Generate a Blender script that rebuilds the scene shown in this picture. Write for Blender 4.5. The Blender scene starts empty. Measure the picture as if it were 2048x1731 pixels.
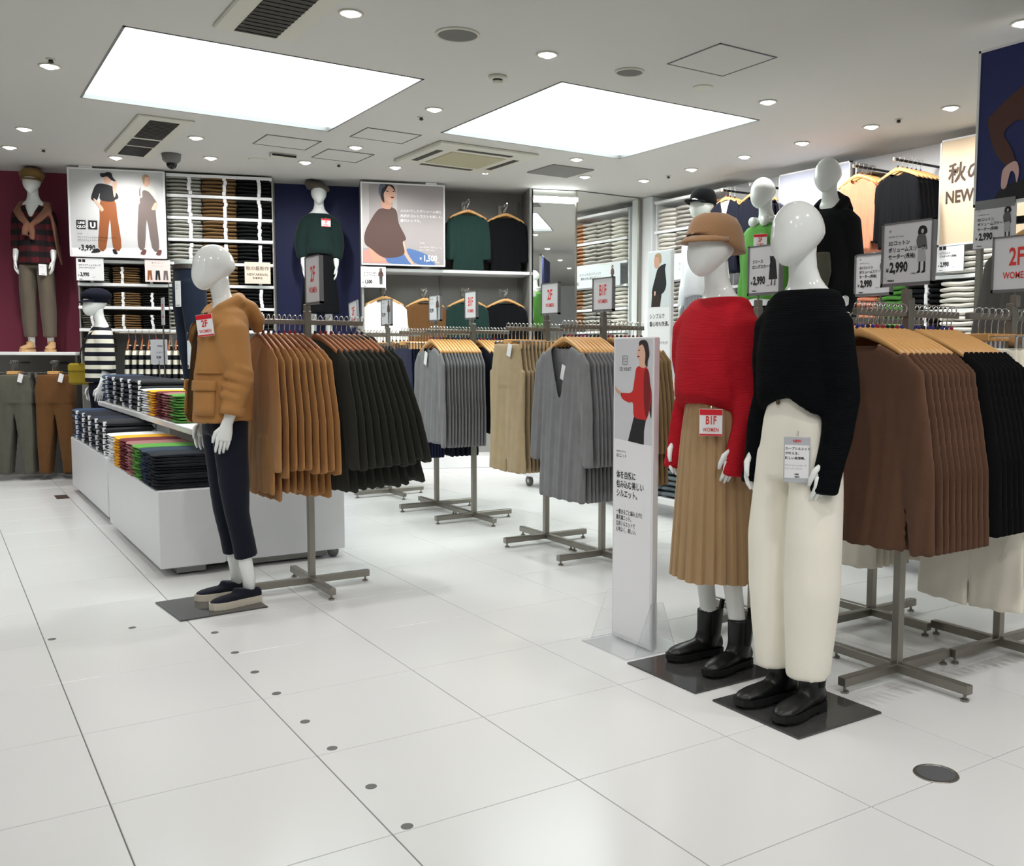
import bpy, bmesh, math, random
import numpy as np
from mathutils import Matrix, Vector
random.seed(7); RNG = np.random.default_rng(7)
S = bpy.context.scene; COL = S.collection; PI = math.pi
sin, cos, rad = math.sin, math.cos, math.radians

# ------------------------------------------------------------------ camera, world, exposure
PITCH, ROLL, YAW = .0831, .0046, .5926
fw = Vector((sin(YAW)*cos(PITCH), cos(YAW)*cos(PITCH), -sin(PITCH)))
r0 = Vector((cos(YAW), -sin(YAW), 0)); u0 = r0.cross(fw)
R = r0*cos(ROLL) + u0*sin(ROLL); U = -r0*sin(ROLL) + u0*cos(ROLL)
cd = bpy.data.cameras.new('camera'); cam = bpy.data.objects.new('camera', cd); COL.objects.link(cam)
cam.matrix_world = Matrix(((R.x, U.x, -fw.x, -.3749), (R.y, U.y, -fw.y, -2.9047), (R.z, U.z, -fw.z, 1.2819), (0, 0, 0, 1)))
cd.sensor_fit = 'HORIZONTAL'; cd.sensor_width = 36; cd.lens = 36*1913.63/2048; cd.shift_x = -123.87/2048
cd.clip_start = .05; S.camera = cam
w = bpy.data.worlds.new('world'); S.world = w; w.use_nodes = True
w.node_tree.nodes['Background'].inputs[0].default_value = (.93, .97, 1, 1)
w.node_tree.nodes['Background'].inputs[1].default_value = .02
S.view_settings.view_transform = 'Standard'; S.view_settings.look = 'None'; S.view_settings.gamma = 1
S.view_settings.use_curve_mapping = False; S.view_settings.exposure = 0.14
PANEL_EMIT = 5.6; SPOT_W = 46.0

# ------------------------------------------------------------------ materials
MATS = {}
def M(name, c, rough=.6, metal=0, spec=.5, var=0, vscale=8, bump=0, bscale=60, emit=0, trans=0, alpha=1, ior=1.45, sheen=0, wave=None):
    if name in MATS: return MATS[name]
    m = bpy.data.materials.new(name); m.use_nodes = True; nt = m.node_tree; N = nt.nodes; L = nt.links
    b = N['Principled BSDF']; c4 = (*c, 1)
    b.inputs['Base Color'].default_value = c4; b.inputs['Roughness'].default_value = rough
    b.inputs['Metallic'].default_value = metal; b.inputs['Specular IOR Level'].default_value = spec
    b.inputs['IOR'].default_value = ior; b.inputs['Transmission Weight'].default_value = trans; b.inputs['Alpha'].default_value = alpha
    b.inputs['Sheen Weight'].default_value = sheen
    if emit:
        b.inputs['Emission Color'].default_value = c4; b.inputs['Emission Strength'].default_value = emit
    tc = N.new('ShaderNodeTexCoord')
    if var:
        n = N.new('ShaderNodeTexNoise'); n.inputs['Scale'].default_value = vscale; n.inputs['Detail'].default_value = 4
        L.new(tc.outputs['Object'], n.inputs['Vector'])
        mx = N.new('ShaderNodeMix'); mx.data_type = 'RGBA'
        mx.inputs['A'].default_value = tuple(min(1, x*(1-var)) for x in c)+(1,); mx.inputs['B'].default_value = tuple(min(1, x*(1+var)) for x in c)+(1,)
        L.new(n.outputs['Fac'], mx.inputs['Factor']); L.new(mx.outputs['Result'], b.inputs['Base Color'])
    if bump or wave:
        bp = N.new('ShaderNodeBump'); bp.inputs['Distance'].default_value = .004
        if wave:
            t = N.new('ShaderNodeTexWave'); t.wave_type = 'BANDS'; t.bands_direction = wave[0]; t.inputs['Scale'].default_value = wave[1]; t.inputs['Distortion'].default_value = wave[2]
            bp.inputs['Strength'].default_value = wave[3]
        else:
            t = N.new('ShaderNodeTexNoise'); t.inputs['Scale'].default_value = bscale; t.inputs['Detail'].default_value = 3; bp.inputs['Strength'].default_value = bump
        L.new(tc.outputs['Object'], t.inputs['Vector']); L.new(t.outputs['Fac'], bp.inputs['Height']); L.new(bp.outputs['Normal'], b.inputs['Normal'])
    MATS[name] = m; return m
def srgb(*c):
    return tuple((x/255/12.92 if x/255 <= .04045 else ((x/255+.055)/1.055)**2.4) for x in c)
def cloth(name, c, rough=.85, var=.12, bump=.25, bscale=90, sheen=.1, **k): return M(name, srgb(*c), rough, var=var, vscale=14, bump=bump, bscale=bscale, sheen=sheen, spec=.25, **k)
def stripes(name, c1, c2, freq, duty=.5, axis='Z', plaid=False, c3=None):
    if name in MATS: return MATS[name]
    m = bpy.data.materials.new(name); m.use_nodes = True; nt = m.node_tree; N = nt.nodes; L = nt.links; b = N['Principled BSDF']
    b.inputs['Roughness'].default_value = .85; b.inputs['Specular IOR Level'].default_value = .2
    tc = N.new('ShaderNodeTexCoord'); sp = N.new('ShaderNodeSeparateXYZ'); L.new(tc.outputs['Object'], sp.inputs[0])
    def band(ax, fq, du):
        a = N.new('ShaderNodeMath'); a.operation = 'MULTIPLY'; a.inputs[1].default_value = fq; L.new(sp.outputs[ax], a.inputs[0])
        f = N.new('ShaderNodeMath'); f.operation = 'FRACT'; L.new(a.outputs[0], f.inputs[0])
        g = N.new('ShaderNodeMath'); g.operation = 'LESS_THAN'; g.inputs[1].default_value = du; L.new(f.outputs[0], g.inputs[0]); return g
    g = band(axis, freq, duty)
    mx = N.new('ShaderNodeMix'); mx.data_type = 'RGBA'; mx.inputs['A'].default_value = (*srgb(*c1), 1); mx.inputs['B'].default_value = (*srgb(*c2), 1)
    L.new(g.outputs[0], mx.inputs['Factor']); out = mx.outputs['Result']
    if plaid:
        g2 = band('Y', freq*.9, duty); m2 = N.new('ShaderNodeMix'); m2.data_type = 'RGBA'; m2.blend_type = 'MIX'
        m2.inputs['B'].default_value = (*srgb(*c3), 1); s = N.new('ShaderNodeMath'); s.operation = 'MULTIPLY'; s.inputs[1].default_value = .55
        L.new(g2.outputs[0], s.inputs[0]); L.new(s.outputs[0], m2.inputs['Factor']); L.new(out, m2.inputs['A']); out = m2.outputs['Result']
    L.new(out, b.inputs['Base Color']); MATS[name] = m; return m

m_tile = M('floor_tile', srgb(231, 231, 231), .22, spec=.35, var=.015, vscale=1.3)
m_grout = M('grout', srgb(120, 118, 114), .8)
m_ceil = M('ceiling_paint', srgb(204, 202, 197), .8, var=.01, vscale=.5)
m_white = M('white_paint', srgb(236, 238, 240), .4, var=.01)
m_shelf = M('white_shelf', srgb(240, 241, 242), .35)
m_gwall = M('grey_wall', srgb(150, 149, 146), .6, var=.02, vscale=2)
m_pink = M('berry_panel', srgb(122, 44, 66), .6, var=.04, vscale=2)
m_navyp = M('navy_panel', srgb(32, 38, 84), .6, var=.04, vscale=2)
m_metal = M('brushed_metal', srgb(150, 146, 138), .38, metal=.9, var=.05, vscale=30)
m_chrome = M('chrome', srgb(225, 225, 225), .15, metal=1)
m_plate = M('dark_plate', srgb(84, 84, 84), .10, metal=.35, var=.05, vscale=6)
m_gloss = M('mannequin_white', srgb(240, 243, 241), .13, spec=.6)
m_wood = M('hanger_wood', srgb(214, 164, 104), .32, var=.12, vscale=9)
m_woodd = M('hanger_wood_dark', srgb(150, 92, 56), .28, var=.15, vscale=9)
m_black = M('black_plastic', srgb(22, 22, 23), .45)
m_print = M('print_black', srgb(38, 36, 38), .7)
m_red = M('sign_red', srgb(214, 30, 44), .5)
m_redp = M('print_red', srgb(222, 62, 56), .6)
m_card = M('sign_card', srgb(222, 223, 228), .35, spec=.4)
m_cardw = M('card_white', srgb(240, 240, 242), .5)
m_frame = M('sign_frame', srgb(128, 128, 130), .4, metal=.5)
m_beige = M('beige_card', srgb(226, 203, 172), .55)
m_clear = M('clear_plastic', (.95, .97, 1), .05, trans=.9, ior=1.3, alpha=.45)
m_mirror = M('mirror', (.9, .93, .91), .01, metal=1)
m_lamp = M('lamp_glow', (1, .97, .9), emit=14)
m_tube = M('tube_glow', (.95, 1, .98), emit=9)
m_panel = M('light_diffuser', (.90, 1.0, .955), emit=PANEL_EMIT)
m_grille = M('dark_grille', srgb(62, 58, 50), .7)
m_acw = M('ac_plastic', srgb(205, 202, 190), .6)
m_rubber = M('rubber_grey', srgb(110, 110, 108), .6)

# ------------------------------------------------------------------ mesh helpers
class MB:
    def __init__(s): s.v = []; s.f = []
    def add(s, vs, fs):
        o = len(s.v); s.v += [tuple(p) for p in vs]; s.f += [tuple(i+o for i in f) for f in fs]; return s
    def box(s, c, d, rz=0):
        x, y, z = (k/2 for k in d); vs = []
        for X, Y, Z in ((-x,-y,-z),(x,-y,-z),(x,y,-z),(-x,y,-z),(-x,-y,z),(x,-y,z),(x,y,z),(-x,y,z)):
            vs.append((c[0]+X*cos(rz)-Y*sin(rz), c[1]+X*sin(rz)+Y*cos(rz), c[2]+Z))
        return s.add(vs, [(3,2,1,0),(4,5,6,7),(0,1,5,4),(1,2,6,5),(2,3,7,6),(3,0,4,7)])
    def bb(s, x0, x1, y0, y1, z0, z1): return s.box(((x0+x1)/2,(y0+y1)/2,(z0+z1)/2), (x1-x0,y1-y0,z1-z0))
    def bev(s, c, d, b):                                        # box with a chamfer round its front/top edges
        x, y, z = (k/2 for k in d); rings = []
        for zz, k in ((-z, b), (-z+b, 0), (z-b, 0), (z, b)):
            X, Y = x-k, y-k; q = b*.6
            rings.append([(c[0]+a, c[1]+e, c[2]+zz) for a, e in ((-X+q,-Y),(X-q,-Y),(X,-Y+q),(X,Y-q),(X-q,Y),(-X+q,Y),(-X,Y-q),(-X,-Y+q))])
        return s.loft(rings)
    def loft(s, rings, cap=True):
        n = len(rings[0]); vs = [p for r in rings for p in r]; fs = []
        for i in range(len(rings)-1):
            for j in range(n):
                k = (j+1) % n; fs.append((i*n+j, i*n+k, (i+1)*n+k, (i+1)*n+j))
        if cap: fs.append(tuple(range(n-1, -1, -1))); fs.append(tuple((len(rings)-1)*n+j for j in range(n)))
        return s.add(vs, fs)
    def limb(s, pts, rr, n=12, up=(0, 1, 0), cap=True):         # tube with a radius (or (across, along) pair) per point
        P = [Vector(p) for p in pts]; rings = []
        for i, p in enumerate(P):
            t = (P[min(i+1, len(P)-1)]-P[max(i-1, 0)]).normalized(); a = Vector(up); a = (a - t*a.dot(t)).normalized(); b = t.cross(a)
            r = rr[i] if isinstance(rr, (list, tuple)) else rr; ra, rb = r if isinstance(r, tuple) else (r, r)
            rings.append([p + a*ra*cos(2*PI*j/n) + b*rb*sin(2*PI*j/n) for j in range(n)])
        return s.loft(rings, cap)
    def lathe(s, prof, n=20, c=(0, 0, 0), cap=True):
        return s.loft([[(c[0]+r*cos(2*PI*j/n), c[1]+r*sin(2*PI*j/n), c[2]+z) for j in range(n)] for r, z in prof], cap)
    def flat(s, pts, x=0): return s.add([(x, -p[0], p[1]) for p in pts], [tuple(range(len(pts)-1, -1, -1))])   # print on a face looking to -X; p = (right, up)
    def slab(s, pts, z0, z1):                                   # outline in plan extruded upward
        return s.loft([[(p[0], p[1], z0) for p in pts], [(p[0], p[1], z1) for p in pts]])
    def mesh(s, name, smooth=False):
        me = bpy.data.meshes.new(name); me.from_pydata(s.v, [], s.f); me.validate(); 
        bm = bmesh.new(); bm.from_mesh(me); bmesh.ops.recalc_face_normals(bm, faces=bm.faces); bm.to_mesh(me); bm.free()
        if smooth: me.shade_smooth()
        return me
def V(me):
    a = np.empty(len(me.vertices)*3, np.float32); me.vertices.foreach_get('co', a); return a.reshape(-1, 3)
def setV(me, a): me.vertices.foreach_set('co', a.astype(np.float32).ravel()); me.update()
def fuse(mb, voxel=.012, it=4, name='fused', disp=None, cut=None, dec=None):
    me = mb.mesh('tmp'); o = bpy.data.objects.new('tmp', me); COL.objects.link(o)
    r = o.modifiers.new('r', 'REMESH'); r.mode = 'VOXEL'; r.voxel_size = voxel; r.use_smooth_shade = True
    if it: k = o.modifiers.new('s', 'SMOOTH'); k.factor = .6; k.iterations = it
    if dec: d = o.modifiers.new('d', 'DECIMATE'); d.ratio = dec
    dg = bpy.context.evaluated_depsgraph_get(); out = bpy.data.meshes.new_from_object(o.evaluated_get(dg)); out.name = name
    bpy.data.objects.remove(o); bpy.data.meshes.remove(me)
    if disp is not None:
        n = np.empty(len(out.vertices)*3, np.float32); out.vertices.foreach_get('normal', n); n = n.reshape(-1, 3); a = V(out)
        setV(out, a + n*disp(a)[:, None])
    if cut is not None:
        bm = bmesh.new(); bm.from_mesh(out); bmesh.ops.delete(bm, geom=[v for v in bm.verts if cut(v.co)], context='VERTS')
        bv = [v for v in bm.verts if v.is_boundary]
        for _ in range(8):
            new = {}
            for v in bv:
                nb = [e.other_vert(v).co for e in v.link_edges if e.is_boundary]
                if len(nb) == 2: new[v] = v.co*.5+(nb[0]+nb[1])*.25
            for v, c in new.items(): v.co = c
        bm.to_mesh(out); bm.free()
    out.shade_smooth(); return out
def obj(name, me, mat, parent=None, loc=(0, 0, 0), rz=0, smooth=False, **tags):
    if isinstance(me, MB): me = me.mesh(name, smooth)
    if mat is not None and (not me.materials or me.materials[0] != mat):
        if me.materials: me = me.copy(); me.materials.clear()
        me.materials.append(mat)
    o = bpy.data.objects.new(name, me); COL.objects.link(o); o.location = loc; o.rotation_euler = (0, 0, rz)
    if parent is not None: o.parent = parent
    for k, v in tags.items():
        if v: o['category' if k == 'cat' else k] = v
    return o
def thing(name, label, cat, loc=(0, 0, 0), rz=0, group=None):
    o = bpy.data.objects.new(name, None); COL.objects.link(o); o.location = loc; o.rotation_euler = (0, 0, rz); o.empty_display_size = .05
    o['label'] = label; o['category'] = cat
    if group: o['group'] = group
    return o
def dup(root, loc=None, rz=None, label=None, group=None, rot=None, scale=None):
    c = root.copy(); COL.objects.link(c)
    def rec(a, b):
        for ch in a.children:
            k = ch.copy(); COL.objects.link(k); k.parent = b; rec(ch, k)
    rec(root, c)
    if loc is not None: c.location = loc
    if rz is not None: c.rotation_euler = (0, 0, rz)
    if rot is not None: c.rotation_euler = rot
    if scale is not None: c.scale = scale
    if label: c['label'] = label
    if group: c['group'] = group
    return c
def remove(root):
    for ch in list(root.children): remove(ch)
    bpy.data.objects.remove(root)
TXT = {}
def textmesh(s, size, xs=1.0, bold=0, align='LEFT'):
    key = (s, size, xs, bold, align)
    if key not in TXT:
        cu = bpy.data.curves.new('t', 'FONT'); cu.body = s; cu.size = size; cu.align_x = align; cu.offset = bold; cu.resolution_u = 2; cu.fill_mode = 'FRONT'
        o = bpy.data.objects.new('t', cu); COL.objects.link(o); dg = bpy.context.evaluated_depsgraph_get()
        me = bpy.data.meshes.new_from_object(o.evaluated_get(dg)); a = V(me) if len(me.vertices) else np.zeros((0, 3), np.float32)
        fs = [tuple(p.vertices) for p in me.polygons]; bpy.data.objects.remove(o); bpy.data.curves.remove(cu); bpy.data.meshes.remove(me)
        a = a.copy(); a[:, 0] *= xs; TXT[key] = (a, fs)
    return TXT[key]
def letters(items, x=-.004):
    """items: (string, right, up, size, xscale, bold, align) -> one mesh of printed lettering facing -X"""
    mb = MB()
    for it in items:
        s, rx, uz, size = it[:4]; xs = it[4] if len(it) > 4 else 1; bo = it[5] if len(it) > 5 else 0; al = it[6] if len(it) > 6 else 'LEFT'
        a, fs = textmesh(s, size, xs, bo, al)
        mb.add([(x, -(rx+p[0]), uz+p[1]) for p in a], fs)
    return mb
def crom(pts, k=4):                                              # closed smooth outline
    out = []; n = len(pts)
    for i in range(n):
        p0, p1, p2, p3 = (np.array(pts[(i+j-1) % n], float) for j in range(4))
        for t in np.linspace(0, 1, k, endpoint=False):
            out.append(tuple(.5*((2*p1)+(-p0+p2)*t+(2*p0-5*p1+4*p2-p3)*t*t+(-p0+3*p1-3*p2+p3)*t**3)))
    return out
# back wall frame: u along the wall to the right, v out into the shop
WA = rad(19.6); BD = Vector((cos(WA), -sin(WA), 0)); BN = Vector((-sin(WA), -cos(WA), 0)); B0 = Vector((.28, 8.07, 0))
BYAW = rad(70.4)                                                 # turns a thing that faces -X to face out of the back wall
def bw(u, v, z): return B0 + BD*u + BN*v + Vector((0, 0, z))
CEIL = 3.1

# ------------------------------------------------------------------ floor, ceiling, walls
fl = obj('floor', MB().bb(-6, 7.2, -9, 10.6, -.06, -.004), m_grout, kind='structure')
tm = MB().bev((0, 0, -.005), (.5965, .5965, .01), .0012).mesh('tile')
from bpy_extras.object_utils import world_to_camera_view as w2c
bpy.context.view_layer.update(); S.render.resolution_x, S.render.resolution_y = 2048, 1731
cells = []
for i in range(-10, 12):
    for j in range(-15, 15):
        p = w2c(S, cam, Vector((.6*i+.3, .6*j+.3, 0))); infr = p.z > .1 and -.12 < p.x < 1.12 and -.2 < p.y < 1.05
        cells.append((0 if infr else 1, abs(p.z), i, j))
cells.sort(); rest = MB()
for k, (a, d, i, j) in enumerate(cells):
    if k < 300: obj('tile', tm, m_tile, fl, (.6*i+.3, .6*j+.3, 0))
    else: rest.bb(.6*i+.00175, .6*i+.59825, .6*j+.00175, .6*j+.59825, -.004, 0)
obj('tile_field', rest, m_tile, fl, kind='stuff')
PAN = [(.61, 2.45, 3.10, 4.94), (3.23, 5.08, 2.62, 4.45)]
xs = sorted({-6, 7.2, *[k for p in PAN for k in p[:2]]}); ys = sorted({-9, 10.6, *[k for p in PAN for k in p[2:]]})
cm = MB()
for a, b in zip(xs, xs[1:]):
    for c, d in zip(ys, ys[1:]):
        if not any(p[0] <= (a+b)/2 <= p[1] and p[2] <= (c+d)/2 <= p[3] for p in PAN): cm.bb(a, b, c, d, CEIL, CEIL+.12)
obj('ceiling', cm, m_ceil, kind='structure')
for i, p in enumerate(PAN):
    t = thing('ceiling_light_panel', ['glowing square ceiling light panel above the folded-clothes tables', 'glowing square ceiling light panel above the grey cardigan racks'][i], 'light panel', ((p[0]+p[1])/2, (p[2]+p[3])/2, CEIL))
    a, b = (p[1]-p[0])/2, (p[3]-p[2])/2
    obj('diffuser', MB().bb(-a+.012, a-.012, -b+.012, b-.012, .03, .05), m_panel, t)
    fm = MB()
    for x0, x1, y0, y1 in ((-a, a, -b, -b+.014), (-a, a, b-.014, b), (-a, -a+.014, -b, b), (a-.014, a, -b, b)): fm.bb(x0, x1, y0, y1, -.004, .06)
    obj('trim_frame', fm, m_frame, t)
def wallbox(name, u0, u1, v0, v1, z0, z1, mat, parent=None, kind='structure'):
    c = bw((u0+u1)/2, (v0+v1)/2, (z0+z1)/2); mb = MB().box((0, 0, 0), (u1-u0, v1-v0, z1-z0))
    return obj(name, mb, mat, parent, c, -WA, kind=kind)
wallbox('wall_back', -6, 5.33, -.62, -.5, 0, CEIL, m_gwall)
wallbox('wall_back_pink', -1.2, .63, -.5, -.46, 1.27, CEIL, m_pink)
wallbox('wall_back_navy', 2.53, 3.42, -.5, -.46, .1, CEIL, m_navyp)
wallbox('wall_back_lower', -1.2, 2.53, -.5, -.47, 0, 1.26, m_gwall)
obj('wall_right', MB().bb(6.95, 7.07, -9, 6.6, 0, CEIL), m_white, kind='structure')
obj('wall_front', MB().bb(-6, 7.07, -9.1, -9, 0, CEIL), m_white, kind='structure')
obj('wall_left', MB().bb(-6.1, -6, -9.1, 10.6, 0, CEIL), m_white, kind='structure')
# ------------------------------------------------------------------ mirrors in the corner
c0 = bw(5.29, 0, 0); c1 = bw(5.78, 0, 0)
t = thing('corner_mirror', 'tall mirror panel in line with the hanging tops on back wall', 'mirror', tuple(bw(5.535, -.02, 0)), -WA)
obj('mirror_glass', MB().bb(-.245, .245, -.01, .01, .08, CEIL-.01), m_mirror, t); obj('mirror_base', MB().bb(-.245, .245, -.014, .014, 0, .08), m_white, t)
t = thing('corner_mirror', 'tall mirror panel facing the shop beside the white corner post', 'mirror', (0, 0, 0))
obj('mirror_glass', MB().bb(c1.x, 6.62, c1.y-.01, c1.y+.01, .08, CEIL-.01), m_mirror, t)
obj('edge_trim', MB().bb(6.60, 6.64, c1.y-.025, c1.y+.01, 0, CEIL), m_metal, t); obj('edge_trim', MB().bb(c1.x-.006, c1.x+.006, c1.y-.014, c1.y+.012, 0, CEIL), m_metal, t)
t = thing('tube_light', 'bright fluorescent tube mounted across the top of the corner mirror', 'tube light', tuple(bw(5.53, .06, 2.985)), -WA)
obj('tube', MB().limb([(-.25, 0, 0), (.25, 0, 0)], .024, 12, up=(0, 0, 1)), m_tube, t, smooth=True)
for q in (-.24, .24): obj('tube_mount', MB().bb(q-.012, q+.012, -.01, .05, -.02, .02), m_white, t)
obj('corner_post', MB().bev((6.80, c1.y-.09, CEIL/2), (.30, .22, CEIL), .01), m_white, label='white square corner post between the mirror and sweater shelves', cat='post')

# ------------------------------------------------------------------ ceiling fittings
OFF = [0]
def downlight(x, y, label, tilt=None, watt=SPOT_W, size=105, off=False):
    OFF[0] += off; tail = f'_{OFF[0]}_added_offscreen' if off else ''  # marks the unseen downlights added for extra light
    t = thing('downlight', label, 'downlight', (x, y, CEIL), 0, 'recessed round downlights')
    mb = MB(); n = 20
    prof = [(.068, -.001), (.068, -.006), (.056, -.008), (.050, .0), (.046, .03)]
    mb.loft([[(r*cos(2*PI*j/n), r*sin(2*PI*j/n), z) for j in range(n)] for r, z in prof], cap=False); obj('trim_ring', mb, m_acw, t, smooth=True)
    lens = MB().lathe([(.001, -.02), (.03, -.018), (.046, -.006), (.046, .008), (.001, .01)], 16); l = obj('lamp'+tail, lens, m_lamp, t, (0, 0, .004), smooth=True)
    d = tilt or (0, 0)
    l.rotation_euler = (-.3*min(1, d[1]), .3*min(1, d[0]), 0)
    ld = bpy.data.lights.new('downlight_beam', 'SPOT'); ld.energy = watt; ld.spot_size = rad(size); ld.spot_blend = .85; ld.shadow_soft_size = .045; ld.color = (1, .985, .96)
    lo = bpy.data.objects.new('downlight_beam'+tail, ld); COL.objects.link(lo); lo.parent = t; lo.location = (0, 0, -.035); lo.rotation_euler = (-.5*d[1], .5*d[0], 0) if tilt else (0, 0, 0)
    lo.rotation_euler = Vector((-d[0]*.5, -d[1]*.5, 1)).to_track_quat('Z', 'Y').to_euler()
    return t
DL = [(.35, 4.2, 'left of the lit ceiling panel above the tables'), (.36, 6.3, 'near the berry coloured wall'), (.31, 7.19, 'nearest the berry coloured wall'), (1.59, 2.18, 'beside the slotted air vent over the jacket rack'),
      (2.84, 2.18, 'next to the round ceiling speaker'), (2.85, 3.78, 'between the two lit ceiling panels'), (1.6, 5.82, 'beside the long air vent'), (2.86, 5.4, 'between the ceiling access hatches'),
      (4.76, 4.7, 'at the far corner of the lit panel'), (5.33, 5.39, 'near the corner mirrors'), (4.74, 2.2, 'above the white mannequins on the platform'), (4.69, .22, 'above the navy poster board')]
for x, y, s in DL: downlight(x, y, 'round recessed downlight ' + s, (.5, .4) if x > 2.5 else (-.2, .5))
for x, y in ((1.17, 7.13), (1.91, 6.63), (2.71, 6.32), (3.52, 6.05), (4.36, 5.75)): downlight(x, y, 'round recessed downlight in the row along the back wall', (.35, .95), size=125)
for y in (1.55, 2.27, 3.0, 3.71, 4.45, 5.21): downlight(5.96, y, 'round recessed downlight in the row along the right wall', (1.5, 0), size=125)
for x in (-1.2, .35, 1.6, 2.85, 4.7):  # unseen downlights added and tilted to light foreground floor and merchandise
    for y in (-5.4, -3.6, -1.8, .2):
        if (x, y) != (4.7, .2): downlight(x, y, 'round recessed downlight over the open tiled floor', (.55, .85), off=True)
for x in (-1.2, -2.8):  # unseen downlights added to light surfaces facing the left aisle
    for y in (2.2, 4.4, 6.6): downlight(x, y, 'round recessed downlight over the aisle beside the tables', (1.0, .1), off=True)
# slotted air units
def airvent(x0, x1, y0, y1, secs, label):
    t = thing('air_vent', label, 'air vent', ((x0+x1)/2, (y0+y1)/2, CEIL)); a, b = (x1-x0)/2, (y1-y0)/2
    obj('vent_frame', MB().bev((0, 0, -.008), (2*a, 2*b, .024), .008), m_acw, t)
    for s0, s1 in secs:
        g = obj('grille', MB().bb(-a*.52, a*.52, s0*b, s1*b, -.023, -.019), m_grille, t); sl = MB(); n = 14
        for k in range(n): yy = s0*b+(s1-s0)*b*(k+.5)/n; sl.bb(-a*.52, a*.52, yy-.003, yy+.003, -.027, -.023)
        obj('slat_row', sl, m_black, g)
airvent(1.02, 1.47, 1.35, 2.80, ((-.95, -.3), (-.2, .95)), 'wide slotted air vent in ceiling over the jacket rack')
airvent(1.04, 1.46, 5.21, 6.88, ((-.9, -.05), (.03, .36), (.44, .95)), 'long three-section air vent near the security camera')
t = thing('air_conditioner', 'square four-way ceiling air conditioner near the access hatches', 'air conditioner', (3.85, 5.2, CEIL))
obj('cover', MB().bev((0, 0, -.015), (1.0, 1.0, .04), .012), m_acw, t); obj('intake_grille', MB().bev((0, 0, -.036), (.56, .56, .014), .006), M('ac_beige', srgb(176, 170, 140), .7), t)
for k in range(4):
    mb = MB().bb(-.27, .27, .36, .42, -.038, -.030); obj('air_slot', mb, m_grille, t, rz=k*PI/2)
for x, y, r, s in ((2.22, 2.16, .115, 'large'), (3.47, 2.18, .085, 'small')):
    t = thing('ceiling_speaker', f'{s} round grey ceiling speaker with mesh cover', 'speaker', (x, y, CEIL))
    obj('speaker_rim', MB().lathe([(r+.012, 0), (r+.012, -.006), (r, -.012), (r-.004, -.004)], 32), m_acw, t, smooth=True); obj('speaker_mesh', MB().lathe([(.001, -.008), (r, -.007), (r, 0)], 32), M('speaker_cloth', srgb(118, 117, 112), .9, bump=.6, bscale=400), t)
obj('ceiling_cover_plate', MB().lathe([(.07, 0), (.065, -.008), (.001, -.01)], 24, (4.1, 2.18, CEIL)), m_acw, label='small blank round ceiling plate near the square hatch', cat='cover plate')
obj('ceiling_cover_plate', MB().lathe([(.08, 0), (.075, -.008), (.001, -.01)], 24, (2.29, 6.45, CEIL)), m_acw, label='small blank round ceiling plate by the security camera', cat='cover plate')
t = thing('smoke_detector', 'white round smoke detector on the ceiling', 'smoke detector', (2.82, 2.76, CEIL))
obj('detector_base', MB().lathe([(.06, 0), (.06, -.015), (.035, -.022)], 24), m_acw, t, smooth=True); obj('sensor_cage', MB().lathe([(.032, -.02), (.03, -.04), (.012, -.046)], 16), m_grille, t); obj('detector_tip', MB().lathe([(.034, -.034), (.028, -.048), (.004, -.05)], 16), m_acw, t)
for x, y, s in ((.34, 4.03, 'left of the lit panel'), (.57, 7.11, 'near the berry wall'), (2.87, 4.05, 'between the lit panels'), (3.01, 6.23, 'near the navy wall'), (5.94, 1.99, 'near the right wall'), (6.0, 4.85, 'near the corner post')):
    t = thing('sprinkler', 'small sprinkler head in the ceiling ' + s, 'sprinkler', (x, y, CEIL), 0, 'ceiling sprinklers')
    obj('escutcheon', MB().lathe([(.03, 0), (.028, -.006), (.012, -.008)], 16), m_acw, t); obj('nozzle', MB().lathe([(.012, -.004), (.014, -.02), (.02, -.022), (.004, -.03)], 12), m_grille, t)
for x0, x1, y0, y1, s in ((3.56, 4.03, 1.42, 1.91, 'above the pleated skirt mannequin'), (2.06, 2.53, 5.34, 5.77, 'nearest the long air vent'), (2.66, 3.14, 4.62, 5.02, 'beside the lit ceiling panel'), (2.68, 3.12, 5.6, 6.06, 'near the navy wall')):
    t = thing('access_hatch', 'square white ceiling access hatch ' + s, 'hatch', ((x0+x1)/2, (y0+y1)/2, CEIL)); a, b = (x1-x0)/2, (y1-y0)/2
    obj('hatch_door', MB().bb(-a+.012, a-.012, -b+.012, b-.012, -.004, 0), m_ceil, t); fm = MB()
    for q in ((-a, a, -b, -b+.008), (-a, a, b-.008, b), (-a, -a+.008, -b, b), (a-.008, a, -b, b)): fm.bb(*q, -.006, 0)
    obj('hatch_frame', fm, m_frame, t)
obj('return_grille', MB().bev((4.95, 5.27, CEIL-.006), (.48, .5, .012), .004), M('grille_grey', srgb(150, 148, 144), .8, wave=('X', 60, 0, .8)), label='flat grey square return air grille near the corner mirrors', cat='grille')
t = thing('emergency_light', 'small hooded slot light in the ceiling near the navy wall', 'ceiling slot', (2.42, 6.07, CEIL))
obj('housing', MB().bev((0, 0, -.02), (.24, .07, .04), .008), m_acw, t); obj('slot', MB().bb(-.11, .11, -.037, -.034, -.03, -.012), m_black, t)
t = thing('dome_camera', 'grey dome security camera hanging from the ceiling', 'security camera', (1.57, 6.67, CEIL))
obj('camera_housing', MB().lathe([(.085, 0), (.085, -.01), (.078, -.06), (.05, -.085)], 28), m_rubber, t, smooth=True); obj('dome', MB().lathe([(.048, -.07), (.047, -.1), (.035, -.125), (.012, -.138), (.001, -.14)], 24), M('smoked_dome', srgb(20, 20, 22), .08), t, smooth=True)

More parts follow.
